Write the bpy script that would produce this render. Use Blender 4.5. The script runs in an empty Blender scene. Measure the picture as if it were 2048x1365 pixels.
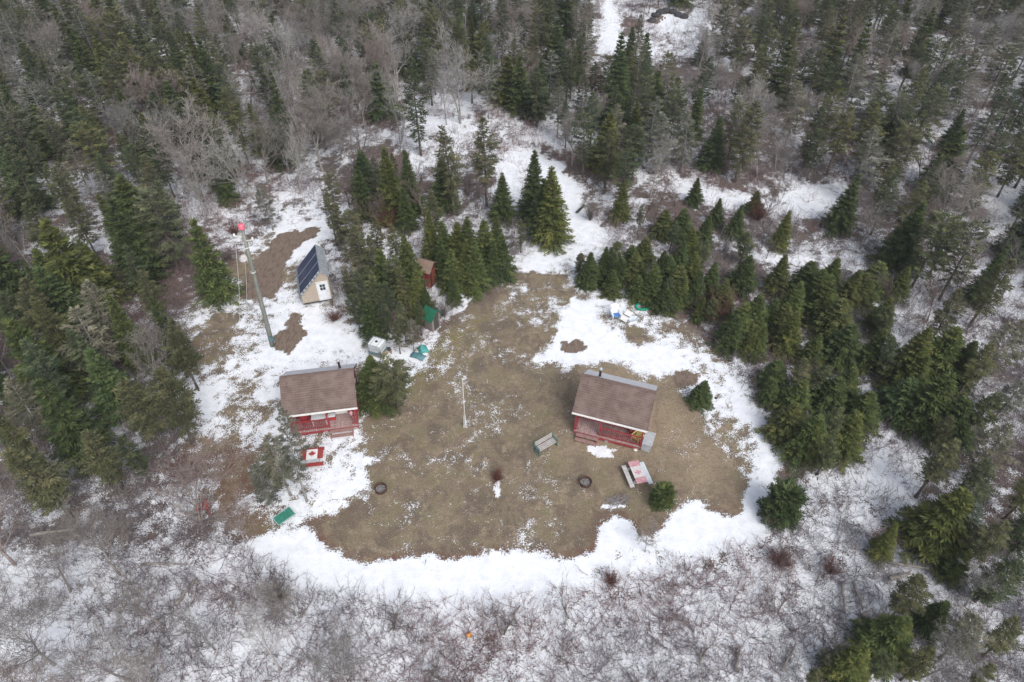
import bpy, bmesh, math, random
import numpy as np
from mathutils import Vector, Matrix

# ------------------------------------------------------------------ camera, sky, sun, exposure
SC = bpy.context.scene
COL = SC.collection
CAM_H, PITCH, FPX = 38.0, math.radians(44.0), 1365.0
cam_data = bpy.data.cameras.new("camera")
cam = bpy.data.objects.new("camera", cam_data)
COL.objects.link(cam)
cam.location = (0, 0, CAM_H)
cam.rotation_euler = (math.radians(46.0), 0, 0)
cam_data.sensor_width = 36.0
cam_data.lens = 36.0 * FPX / 2048.0
cam_data.clip_end = 3000
SC.camera = cam

SUN_EL, SUN_AZ = math.radians(48), math.radians(150)
W = bpy.data.worlds.new("World")
SC.world = W
W.use_nodes = True
nt = W.node_tree
bg = nt.nodes["Background"]
sky = nt.nodes.new("ShaderNodeTexSky")
sky.sky_type = 'NISHITA'
sky.sun_disc = False
sky.sun_elevation = SUN_EL
sky.sun_rotation = SUN_AZ
sky.dust_density = 3.0
hs = nt.nodes.new("ShaderNodeHueSaturation")
hs.inputs['Saturation'].default_value = 0.50       # overcast: a grey sky
nt.links.new(sky.outputs[0], hs.inputs['Color'])
nt.links.new(hs.outputs[0], bg.inputs[0])
bg.inputs[1].default_value = 0.14

sun_d = bpy.data.lights.new("sun", 'SUN')
sun_d.energy = 1.3
sun_d.angle = math.radians(30)
sun_d.color = (1.0, 0.985, 0.965)
sun = bpy.data.objects.new("sun", sun_d)
COL.objects.link(sun)
sd = Vector((math.sin(SUN_AZ) * math.cos(SUN_EL), math.cos(SUN_AZ) * math.cos(SUN_EL), math.sin(SUN_EL)))
sun.rotation_euler = sd.to_track_quat('Z', 'Y').to_euler()
SC.view_settings.view_transform = 'Standard'
SC.view_settings.look = 'None'
SC.view_settings.exposure = 0.52
SC.cycles.max_bounces = 4
SC.cycles.diffuse_bounces = 2
SC.cycles.transparent_max_bounces = 4

# ------------------------------------------------------------------ picking ground points
_f = np.array([0, math.cos(PITCH), -math.sin(PITCH)])
_u = np.array([0, math.sin(PITCH), math.cos(PITCH)])
def at(px, py, z=0.0):
    d = _f + np.array([1., 0, 0]) * (px - 1024) / FPX + _u * (682.5 - py) / FPX
    p = np.array([0, 0, CAM_H]) + d * ((z - CAM_H) / d[2])
    return Vector(p)
def project(X, Y, Z=0.0):
    dx = np.asarray(X, float); dy = np.asarray(Y, float); dz = np.asarray(Z, float) - CAM_H
    k = dy * _f[1] + dz * _f[2]
    k = np.where(k < 1.0, 1.0, k)
    return 1024 + FPX * dx / k, 682.5 - FPX * (dy * _u[1] + dz * _u[2]) / k

# ------------------------------------------------------------------ tagging and mesh helpers
def tag(o, label=None, cat=None, group=None, kind=None):
    if label: o['label'] = label
    if cat: o['category'] = cat
    if group: o['group'] = group
    if kind: o['kind'] = kind
    return o
def empty(name, loc, rz=0.0, label=None, cat=None, group=None):
    o = bpy.data.objects.new(name, None)
    o.empty_display_size = 0.2
    COL.objects.link(o)
    o.location = loc
    o.rotation_euler = (0, 0, rz)
    return tag(o, label, cat, group)
def copy_tree(o, parent=None):
    c = o.copy()
    COL.objects.link(c)
    c.parent = parent
    for ch in list(o.children):
        copy_tree(ch, c)
    return c
def mesh_np(name, V, F, mats, parent=None, mi=None, smooth=False, attrs=None):
    V = np.asarray(V, np.float32); F = np.asarray(F, np.int32)
    me = bpy.data.meshes.new(name)
    n, k = F.shape
    me.vertices.add(len(V)); me.loops.add(n * k); me.polygons.add(n)
    me.vertices.foreach_set("co", V.ravel())
    me.loops.foreach_set("vertex_index", F.ravel())
    me.polygons.foreach_set("loop_start", np.arange(0, n * k, k, dtype=np.int32))
    if mi is not None: me.polygons.foreach_set("material_index", np.asarray(mi, np.int32))
    if smooth: me.polygons.foreach_set("use_smooth", np.ones(n, bool))
    for nm, (dom, a) in (attrs or {}).items():
        at_ = me.attributes.new(nm, 'FLOAT', dom)
        at_.data.foreach_set("value", np.asarray(a, np.float32))
    for m in (mats if isinstance(mats, (list, tuple)) else [mats]): me.materials.append(m)
    me.update(calc_edges=True)
    o = bpy.data.objects.new(name, me)
    COL.objects.link(o)
    o.parent = parent
    return o
def segs_np(P0, P1, R0, R1, n=3):
    P0 = np.asarray(P0, float); P1 = np.asarray(P1, float)
    R0 = np.asarray(R0, float); R1 = np.asarray(R1, float)
    d = P1 - P0
    d /= np.linalg.norm(d, axis=1, keepdims=True) + 1e-9
    ref = np.where(np.abs(d[:, 2:3]) > 0.9, np.array([[1., 0, 0]]), np.array([[0, 0, 1.]]))
    a = np.cross(d, ref); a /= np.linalg.norm(a, axis=1, keepdims=True) + 1e-9
    b = np.cross(d, a)
    th = np.arange(n) * 2 * math.pi / n
    off = a[:, None, :] * np.cos(th)[None, :, None] + b[:, None, :] * np.sin(th)[None, :, None]
    V = np.concatenate([P0[:, None] + off * R0[:, None, None], P1[:, None] + off * R1[:, None, None]], 1)
    N = len(P0)
    base = (np.arange(N) * 2 * n)[:, None]
    i = np.arange(n); j = (i + 1) % n
    F = np.stack([base + i, base + j, base + n + j, base + n + i], -1).reshape(-1, 4)
    return V.reshape(-1, 3), F

class MB:
    """collects simple solids; build() links them as one mesh object"""
    def __init__(s): s.v = []; s.f = []; s.m = []
    def add(s, vs, fs, mi=0):
        b = len(s.v)
        s.v += [tuple(v) for v in vs]
        s.f += [tuple(b + i for i in f) for f in fs]
        s.m += [mi] * len(fs)
        return s
    def box(s, c, d, rot=None, mi=0):
        x, y, z = (q / 2 for q in d)
        vs = [Vector(p) for p in ((-x,-y,-z),(x,-y,-z),(x,y,-z),(-x,y,-z),(-x,-y,z),(x,-y,z),(x,y,z),(-x,y,z))]
        if rot is not None: vs = [rot @ v for v in vs]
        c = Vector(c)
        return s.add([v + c for v in vs], [(0,3,2,1),(4,5,6,7),(0,1,5,4),(1,2,6,5),(2,3,7,6),(3,0,4,7)], mi)
    def bar(s, a, b, w, h, mi=0):
        a = Vector(a); b = Vector(b)
        d = b - a
        q = d.to_track_quat('X', 'Z').to_matrix()
        return s.box((a + b) / 2, (d.length, w, h), q, mi)
    def tube(s, pts, rs, n=8, mi=0, cap=True):
        if not isinstance(rs, (list, tuple)): rs = [rs] * len(pts)
        pts = [Vector(p) for p in pts]
        vs = []; fs = []
        for i, p in enumerate(pts):
            d = (pts[min(i + 1, len(pts) - 1)] - pts[max(i - 1, 0)]).normalized()
            q = d.to_track_quat('Z', 'X').to_matrix()
            for k in range(n):
                t = 2 * math.pi * k / n
                vs.append(p + q @ Vector((math.cos(t) * rs[i], math.sin(t) * rs[i], 0)))
        for i in range(len(pts) - 1):
            for k in range(n):
                k2 = (k + 1) % n
                fs.append((i * n + k, i * n + k2, (i + 1) * n + k2, (i + 1) * n + k))
        if cap:
            fs.append(tuple(range(n - 1, -1, -1)))
            fs.append(tuple((len(pts) - 1) * n + k for k in range(n)))
        return s.add(vs, fs, mi)
    def lathe(s, prof, n=24, c=(0, 0, 0), mi=0, sx=1, sy=1):
        vs = []; fs = []
        for r, z in prof:
            for k in range(n):
                t = 2 * math.pi * k / n
                vs.append((c[0] + r * sx * math.cos(t), c[1] + r * sy * math.sin(t), c[2] + z))
        for i in range(len(prof) - 1):
            for k in range(n):
                k2 = (k + 1) % n
                fs.append((i * n + k, i * n + k2, (i + 1) * n + k2, (i + 1) * n + k))
        return s.add(vs, fs, mi)
    def prism(s, poly, axis, a, b, mi=0):
        """poly of 2-D points extruded along axis ('x','y','z') from a to b"""
        def p3(p, t):
            return {'x': (t, p[0], p[1]), 'y': (p[0], t, p[1]), 'z': (p[0], p[1], t)}[axis]
        n = len(poly)
        vs = [p3(p, a) for p in poly] + [p3(p, b) for p in poly]
        fs = [tuple(range(n - 1, -1, -1)), tuple(range(n, 2 * n))]
        fs += [(i, (i + 1) % n, n + (i + 1) % n, n + i) for i in range(n)]
        return s.add(vs, fs, mi)
    def build(s, name, mats, parent=None, smooth=False, bevel=0):
        me = bpy.data.meshes.new(name)
        me.from_pydata(s.v, [], s.f)
        bm = bmesh.new(); bm.from_mesh(me)
        bmesh.ops.recalc_face_normals(bm, faces=bm.faces)
        bm.to_mesh(me); bm.free()
        me.polygons.foreach_set("material_index", s.m)
        if smooth: me.polygons.foreach_set("use_smooth", [True] * len(me.polygons))
        for m in (mats if isinstance(mats, (list, tuple)) else [mats]): me.materials.append(m)
        o = bpy.data.objects.new(name, me)
        COL.objects.link(o)
        o.parent = parent
        if bevel:
            b = o.modifiers.new("bevel", 'BEVEL'); b.width = bevel; b.segments = 2; b.limit_method = 'ANGLE'
        return o

# ------------------------------------------------------------------ materials
def new_mat(name):
    m = bpy.data.materials.new(name)
    m.use_nodes = True
    n = m.node_tree
    return m, n, n.nodes["Principled BSDF"]
class NG:
    def __init__(s, n): s.n = n
    def node(s, t, **kw):
        x = s.n.nodes.new(t)
        for k, v in kw.items(): setattr(x, k, v)
        return x
    def link(s, a, b): s.n.links.new(a, b)
    def val(s, sock, v):
        if hasattr(v, 'links'): s.link(v, sock)
        else: sock.default_value = v
    def math(s, op, a, b=0.0, c=None, clamp=False):
        x = s.node("ShaderNodeMath", operation=op); x.use_clamp = clamp
        s.val(x.inputs[0], a); s.val(x.inputs[1], b)
        if c is not None: s.val(x.inputs[2], c)
        return x.outputs[0]
    def mix(s, f, a, b, blend='MIX'):
        x = s.node("ShaderNodeMix", data_type='RGBA', blend_type=blend)
        s.val(x.inputs[0], f)
        for k, v in ((6, a), (7, b)):
            if isinstance(v, (tuple, list)): v = (*v[:3], 1)
            s.val(x.inputs[k], v)
        return x.outputs[2]
    def noise(s, scale, detail=3.0, vec=None, rough=0.55, dist=0.0):
        x = s.node("ShaderNodeTexNoise")
        x.inputs['Scale'].default_value = scale; x.inputs['Detail'].default_value = detail
        x.inputs['Roughness'].default_value = rough; x.inputs['Distortion'].default_value = dist
        if vec is not None: s.link(vec, x.inputs['Vector'])
        return x.outputs['Fac']
    def remap(s, v, a, b, c=0.0, d=1.0):
        x = s.node("ShaderNodeMapRange"); s.val(x.inputs[0], v)
        for i, q in enumerate((a, b, c, d)): s.val(x.inputs[i + 1], q)
        return x.outputs[0]
    def smooth(s, v, a, b):
        x = s.node("ShaderNodeMapRange", interpolation_type='SMOOTHSTEP'); s.val(x.inputs[0], v)
        s.val(x.inputs[1], a); s.val(x.inputs[2], b)
        return x.outputs[0]
    def attr(s, name):
        return s.node("ShaderNodeAttribute", attribute_name=name).outputs['Fac']
    def coord(s): return s.node("ShaderNodeTexCoord").outputs['Object']
    def scaled(s, vec, sc):
        x = s.node("ShaderNodeMapping"); x.inputs['Scale'].default_value = sc
        s.link(vec, x.inputs['Vector']); return x.outputs[0]
    def bump(s, h, strength, dist, bsdf):
        x = s.node("ShaderNodeBump"); x.inputs['Strength'].default_value = strength; x.inputs['Distance'].default_value = dist
        s.link(h, x.inputs['Height']); s.link(x.outputs[0], bsdf.inputs['Normal'])

def worn(name, c1, c2, scale=4.0, rough=0.7, stretch=(1, 1, 1), spec=0.3, bump=0.15, metal=0.0, c3=None):
    """painted, weathered or plain surface: two tones mottled, an optional third in worn patches"""
    m, n, b = new_mat(name); g = NG(n)
    v = g.scaled(g.coord(), stretch)
    f = g.smooth(g.noise(scale, 5, v), 0.35, 0.65)
    col = g.mix(f, c1, c2)
    if c3 is not None:
        col = g.mix(g.smooth(g.noise(scale * 2.3, 6, v, 0.65), 0.56, 0.66), col, c3)
    g.link(col, b.inputs['Base Color'])
    b.inputs['Roughness'].default_value = rough
    b.inputs['Specular IOR Level'].default_value = spec
    b.inputs['Metallic'].default_value = metal
    if bump: g.bump(g.noise(scale * 8, 4, v), bump, 0.01, b)
    return m
def planks(name, c1, c2, axis, width, rough=0.75, gapc=None, c3=None):
    """boards laid side by side across one axis, each board with its own tone"""
    m, n, b = new_mat(name); g = NG(n)
    sep = g.node("ShaderNodeSeparateXYZ"); co = g.coord(); g.link(co, sep.inputs[0])
    q = g.math('DIVIDE', sep.outputs['XYZ'.index(axis)], width)
    idx = g.math('FLOOR', q); fr = g.math('FRACT', q)
    wn = g.node("ShaderNodeTexWhiteNoise", noise_dimensions='1D'); g.link(idx, wn.inputs['W'])
    f = g.math('ADD', g.math('MULTIPLY', wn.outputs['Value'], 0.6), g.math('MULTIPLY', g.noise(5, 5, co), 0.5), clamp=True)
    col = g.mix(f, c1, c2)
    if c3 is not None: col = g.mix(g.smooth(g.noise(9, 6, co, 0.65), 0.53, 0.63), col, c3)
    gap = g.math('LESS_THAN', fr, 0.1)
    col = g.mix(gap, col, gapc or tuple(q * 0.35 for q in c1))
    g.link(col, b.inputs['Base Color'])
    b.inputs['Roughness'].default_value = rough
    g.bump(g.math('SUBTRACT', 1.0, gap), 0.4, 0.01, b)
    return m
def shingles(name, cols, rough=0.85, w=1.0, h=0.16):
    m, n, b = new_mat(name); g = NG(n)
    br = g.node("ShaderNodeTexBrick"); co = g.coord(); g.link(co, br.inputs['Vector'])
    br.inputs['Scale'].default_value = 1.0
    br.inputs['Brick Width'].default_value = w; br.inputs['Row Height'].default_value = h
    br.inputs['Mortar Size'].default_value = 0.014; br.inputs['Mortar Smooth'].default_value = 0.2
    br.inputs['Color1'].default_value = (*cols[0], 1); br.inputs['Color2'].default_value = (*cols[1], 1)
    br.inputs['Mortar'].default_value = (*cols[2], 1)
    col = g.mix(g.math('MULTIPLY', g.smooth(g.noise(1.3, 5, co), 0.35, 0.7), 0.6), br.outputs['Color'], cols[3])
    col = g.mix(g.math('MULTIPLY', g.noise(30, 3, co), 0.35), col, tuple(c * 0.5 for c in cols[0]))
    g.link(col, b.inputs['Base Color']); b.inputs['Roughness'].default_value = rough
    b.inputs['Specular IOR Level'].default_value = 0.25
    g.bump(g.math('SUBTRACT', 1.0, br.outputs['Fac']), 0.5, 0.015, b)
    return m
def needle_mat(name, dark, mid, tip):
    m, n, b = new_mat(name); g = NG(n)
    v = g.attr("tone")
    r = g.node("ShaderNodeValToRGB"); g.link(v, r.inputs[0])
    e = r.color_ramp.elements
    e[0].position = 0.1; e[0].color = (*dark, 1)
    e[1].position = 0.95; e[1].color = (*tip, 1)
    k = e.new(0.5); k.color = (*mid, 1)
    oi = g.node("ShaderNodeObjectInfo")
    col = g.mix(1.0, r.outputs[0], oi.outputs['Color'], 'MULTIPLY')
    g.link(col, b.inputs['Base Color'])
    b.inputs['Roughness'].default_value = 0.75
    b.inputs['Specular IOR Level'].default_value = 0.2
    return m
def bark_mat(name, c1, c2):
    m, n, b = new_mat(name); g = NG(n)
    co = g.coord()
    oi = g.node("ShaderNodeObjectInfo")
    col = g.mix(g.smooth(g.noise(3.0, 4, co), 0.35, 0.65), c1, c2)
    col = g.mix(1.0, col, oi.outputs['Color'], 'MULTIPLY')
    g.link(col, b.inputs['Base Color']); b.inputs['Roughness'].default_value = 0.9
    b.inputs['Specular IOR Level'].default_value = 0.15
    return m

M = {}
M['needle'] = needle_mat("needles_dense", (0.035, 0.049, 0.021), (0.080, 0.100, 0.040), (0.145, 0.150, 0.058))
M['needle2'] = needle_mat("needles_open", (0.038, 0.048, 0.029), (0.080, 0.090, 0.050), (0.142, 0.144, 0.080))
M['needle3'] = needle_mat("needles_lichen", (0.065, 0.070, 0.054), (0.12, 0.124, 0.098), (0.20, 0.20, 0.165))
M['bark'] = bark_mat("bark_conifer", (0.085, 0.07, 0.06), (0.17, 0.15, 0.13))
M['bark2'] = bark_mat("bark_grey", (0.21, 0.20, 0.19), (0.35, 0.335, 0.32))
M['twig'] = bark_mat("twigs", (0.12, 0.10, 0.09), (0.21, 0.185, 0.165))
M['twigred'] = bark_mat("twigs_red", (0.13, 0.06, 0.05), (0.20, 0.10, 0.08))
M['log'] = worn("dead_wood", (0.34, 0.31, 0.28), (0.18, 0.155, 0.13), 3, 0.9, (1, 1, 6))
M['red_wall'] = planks("red_siding", (0.23, 0.016, 0.026), (0.31, 0.03, 0.038), 'Z', 0.16)
M['red_wood'] = worn("red_painted_wood", (0.235, 0.026, 0.034), (0.33, 0.058, 0.062), 5, 0.65, c3=(0.30, 0.13, 0.125))
M['deck'] = planks("deck_boards", (0.27, 0.15, 0.145), (0.38, 0.27, 0.255), 'X', 0.14, c3=(0.52, 0.48, 0.45))
M['step'] = worn("weathered_steps", (0.22, 0.11, 0.10), (0.34, 0.22, 0.20), 6, 0.8, (0.6, 5, 1), c3=(0.40, 0.35, 0.31))
M['roof'] = shingles("brown_shingles", ((0.178, 0.124, 0.106), (0.142, 0.100, 0.088), (0.066, 0.046, 0.042), (0.245, 0.185, 0.165)))
M['roof2'] = shingles("pale_grey_shingles", ((0.64, 0.63, 0.65), (0.58, 0.57, 0.59), (0.42, 0.41, 0.42), (0.70, 0.69, 0.71)))  # rear cabin slopes: much paler and greyer than the brown front ones
M['white'] = worn("white_paint", (0.80, 0.79, 0.76), (0.70, 0.69, 0.66), 6, 0.5)
M['whitepl'] = worn("white_plastic", (0.78, 0.80, 0.82), (0.66, 0.69, 0.72), 4, 0.4)
M['glass'] = worn("dark_glass", (0.02, 0.025, 0.03), (0.04, 0.05, 0.06), 2, 0.1, spec=0.6, bump=0)
M['blackmetal'] = worn("black_stovepipe", (0.035, 0.025, 0.025), (0.07, 0.045, 0.04), 6, 0.5, metal=0.3)
M['galv'] = worn("galvanised", (0.42, 0.45, 0.47), (0.30, 0.33, 0.35), 3, 0.45, metal=0.3)
M['beige'] = worn("beige_plywood", (0.45, 0.385, 0.315), (0.38, 0.32, 0.26), 2.5, 0.75, (1, 1, 3), c3=(0.36, 0.29, 0.23))
M['panel'] = None
M['greyroof'] = worn("grey_metal_roof", (0.30, 0.35, 0.36), (0.22, 0.26, 0.28), 2, 0.5, (8, 1, 1), metal=0.2)
M['polewood'] = worn("treated_pole", (0.165, 0.175, 0.15), (0.235, 0.24, 0.21), 4, 0.85, (3, 3, 0.4), c3=(0.13, 0.13, 0.115))
M['pink'] = worn("pink_red_plastic", (0.72, 0.10, 0.16), (0.80, 0.22, 0.27), 4, 0.45)
M['wire'] = worn("white_cable", (0.72, 0.72, 0.68), (0.6, 0.6, 0.58), 4, 0.5)
M['greenroof'] = worn("green_roofing", (0.012, 0.10, 0.055), (0.02, 0.14, 0.08), 5, 0.55)
M['greyplank'] = planks("grey_planks", (0.17, 0.155, 0.14), (0.26, 0.24, 0.22), 'X', 0.15)
M['orangewood'] = planks("stained_planks", (0.20, 0.055, 0.03), (0.27, 0.085, 0.045), 'X', 0.15)
M['outroof'] = worn("brown_roofing", (0.19, 0.13, 0.10), (0.235, 0.165, 0.13), 3, 0.85)
M['teal'] = worn("teal_tarp", (0.05, 0.25, 0.235), (0.08, 0.33, 0.30), 5, 0.55)
M['tealdark'] = worn("blue_green_plastic", (0.06, 0.15, 0.17), (0.10, 0.21, 0.235), 4, 0.5)
M['tank'] = worn("milky_plastic_tank", (0.66, 0.70, 0.70), (0.76, 0.79, 0.79), 2, 0.45)
M['wood'] = worn("bare_wood", (0.42, 0.33, 0.24), (0.31, 0.23, 0.165), 4, 0.8, (1, 1, 4))
M['greywood'] = worn("silvered_wood", (0.42, 0.40, 0.40), (0.58, 0.565, 0.56), 7, 0.8, (1, 0.3, 1), c3=(0.30, 0.29, 0.30))
M['wornpallet'] = worn("rotten_pallet", (0.20, 0.18, 0.175), (0.32, 0.30, 0.30), 7, 0.9, c3=(0.12, 0.105, 0.10))
M['bench_green'] = worn("teal_iron", (0.055, 0.12, 0.105), (0.085, 0.175, 0.155), 6, 0.55)
M['slat'] = worn("grey_slats", (0.38, 0.36, 0.345), (0.50, 0.475, 0.46), 6, 0.75)
M['blue'] = worn("blue_paint", (0.05, 0.16, 0.42), (0.11, 0.27, 0.58), 4, 0.5)
M['yellow'] = worn("yellow_paint", (0.66, 0.52, 0.16), (0.74, 0.62, 0.26), 6, 0.6)
M['red'] = worn("red_paint", (0.32, 0.03, 0.04), (0.42, 0.06, 0.065), 6, 0.6)
M['flagred'] = worn("flag_red", (0.26, 0.03, 0.03), (0.34, 0.06, 0.055), 5, 0.7, c3=(0.24, 0.09, 0.06))
M['fadedred'] = worn("faded_red", (0.46, 0.20, 0.23), (0.56, 0.34, 0.36), 9, 0.75, (1, 0.3, 1), c3=(0.62, 0.56, 0.55))
M['fadedwhite'] = worn("faded_white", (0.66, 0.63, 0.62), (0.56, 0.53, 0.52), 9, 0.75, (1, 0.3, 1), c3=(0.52, 0.42, 0.42))
M['paleblue'] = worn("pale_blue_grey_paint", (0.50, 0.56, 0.62), (0.62, 0.66, 0.70), 6, 0.7, (1, 0.3, 1))
M['greenboard'] = worn("green_board", (0.025, 0.17, 0.11), (0.045, 0.22, 0.17), 4, 0.6, c3=(0.14, 0.27, 0.25))
M['greenplastic'] = worn("green_plastic", (0.0, 0.22, 0.13), (0.01, 0.28, 0.17), 4, 0.4)
M['rust'] = worn("rusty_steel", (0.055, 0.032, 0.025), (0.11, 0.06, 0.045), 8, 0.85)
M['ash'] = worn("ash", (0.10, 0.09, 0.085), (0.30, 0.29, 0.28), 12, 0.95)
M['greybox'] = worn("grey_plastic", (0.34, 0.36, 0.38), (0.42, 0.44, 0.46), 4, 0.55)
M['stone'] = worn("stone", (0.36, 0.35, 0.33), (0.25, 0.24, 0.225), 5, 0.9)
M['dark'] = worn("dark_board", (0.035, 0.035, 0.038), (0.07, 0.068, 0.068), 5, 0.8)
M['orange'] = worn("orange_plastic", (0.80, 0.30, 0.03), (0.7, 0.24, 0.03), 5, 0.5)
M['cushion'] = worn("white_fabric", (0.78, 0.77, 0.75), (0.68, 0.67, 0.66), 5, 0.8)

def solar_mat():
    m, n, b = new_mat("solar_cells"); g = NG(n)
    br = g.node("ShaderNodeTexBrick"); br.offset = 0.0
    g.link(g.coord(), br.inputs['Vector'])
    br.inputs['Scale'].default_value = 1.0; br.inputs['Brick Width'].default_value = 0.165; br.inputs['Row Height'].default_value = 0.165
    br.inputs['Mortar Size'].default_value = 0.006
    br.inputs['Color1'].default_value = (0.022, 0.036, 0.085, 1); br.inputs['Color2'].default_value = (0.03, 0.046, 0.10, 1)
    br.inputs['Mortar'].default_value = (0.16, 0.19, 0.25, 1)
    g.link(br.outputs['Color'], b.inputs['Base Color'])
    b.inputs['Roughness'].default_value = 0.18; b.inputs['Specular IOR Level'].default_value = 0.55
    return m
M['panel'] = solar_mat()

# ------------------------------------------------------------------ value noise on arrays
def vnoise(x, y, seed, scale):
    r = np.random.RandomState(seed).rand(256, 256)
    x = np.asarray(x) * scale + 1000; y = np.asarray(y) * scale + 1000
    xi = np.floor(x).astype(int); yi = np.floor(y).astype(int)
    fx = x - xi; fy = y - yi
    fx = fx * fx * (3 - 2 * fx); fy = fy * fy * (3 - 2 * fy)
    g = lambda a, b: r[a % 256, b % 256]
    return (g(xi, yi) * (1 - fx) + g(xi + 1, yi) * fx) * (1 - fy) + (g(xi, yi + 1) * (1 - fx) + g(xi + 1, yi + 1) * fx) * fy
def fbm(x, y, seed, scale, o=4):
    return sum(vnoise(x, y, seed + k, scale * 2 ** k) * 0.5 ** k for k in range(o)) / sum(0.5 ** k for k in range(o))
def sdist(px, py, poly):
    """signed distance to a polygon, positive inside"""
    P = np.array(poly, float); Q = np.roll(P, -1, 0)
    d = np.full(px.shape, 1e9); ins = np.zeros(px.shape, bool)
    for (ax, ay), (bx, by) in zip(P, Q):
        ex, ey = bx - ax, by - ay
        t = np.clip(((px - ax) * ex + (py - ay) * ey) / (ex * ex + ey * ey + 1e-9), 0, 1)
        d = np.minimum(d, np.hypot(px - ax - t * ex, py - ay - t * ey))
        c = ((ay > py) != (by > py)) & (px < ex * (py - ay) / (by - ay + 1e-12) + ax)
        ins ^= c
    return np.where(ins, d, -d)
def sm(v, a, b):
    t = np.clip((v - a) / (b - a), 0, 1)
    return t * t * (3 - 2 * t)

# ------------------------------------------------------------------ the lie of snow, grass and bare earth
LAWN = [(1040,545),(1120,556),(1150,590),(1120,640),(1090,690),(1075,720),(1180,737),(1250,732),(1330,765),(1375,795),(1420,830),
        (1440,870),(1470,920),(1492,960),(1480,1012),(1450,1030),(1410,1003),(1385,1000),(1350,1030),(1330,1060),(1300,1075),(1275,1068),(1260,1045),
        (1225,1040),(1198,1048),(1190,1105),(1150,1120),(1120,1118),(1075,1102),(1040,1098),(1020,1105),(960,1112),(880,1114),(800,1120),
        (720,1118),(660,1100),(640,1080),(615,1062),(590,1050),(640,1035),(690,1020),(720,970),(725,900),(740,850),(760,830),(800,800),(830,740),
        (850,700),(880,660),(930,620),(980,580),(1010,560)]
WEST = [(370,640),(450,560),(600,590),(700,650),(860,700),(840,760),(740,850),(725,900),(720,970),(640,1040),(560,1060),(480,1020),(420,960),(380,860),(360,740)]
YARD = [(1040,545),(1120,500),(1230,470),(1200,560),(1300,610),(1400,660),(1470,740),(1530,830),(1570,910),(1545,1000),(1530,1080),(1440,1120),
        (1200,1180),(1000,1210),(800,1215),(640,1190),(540,1130),(480,1080),(400,1010),(360,880),(370,640),(440,560),(500,480),(620,440),(660,600),(860,690),(900,640),(1000,570)]
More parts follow.
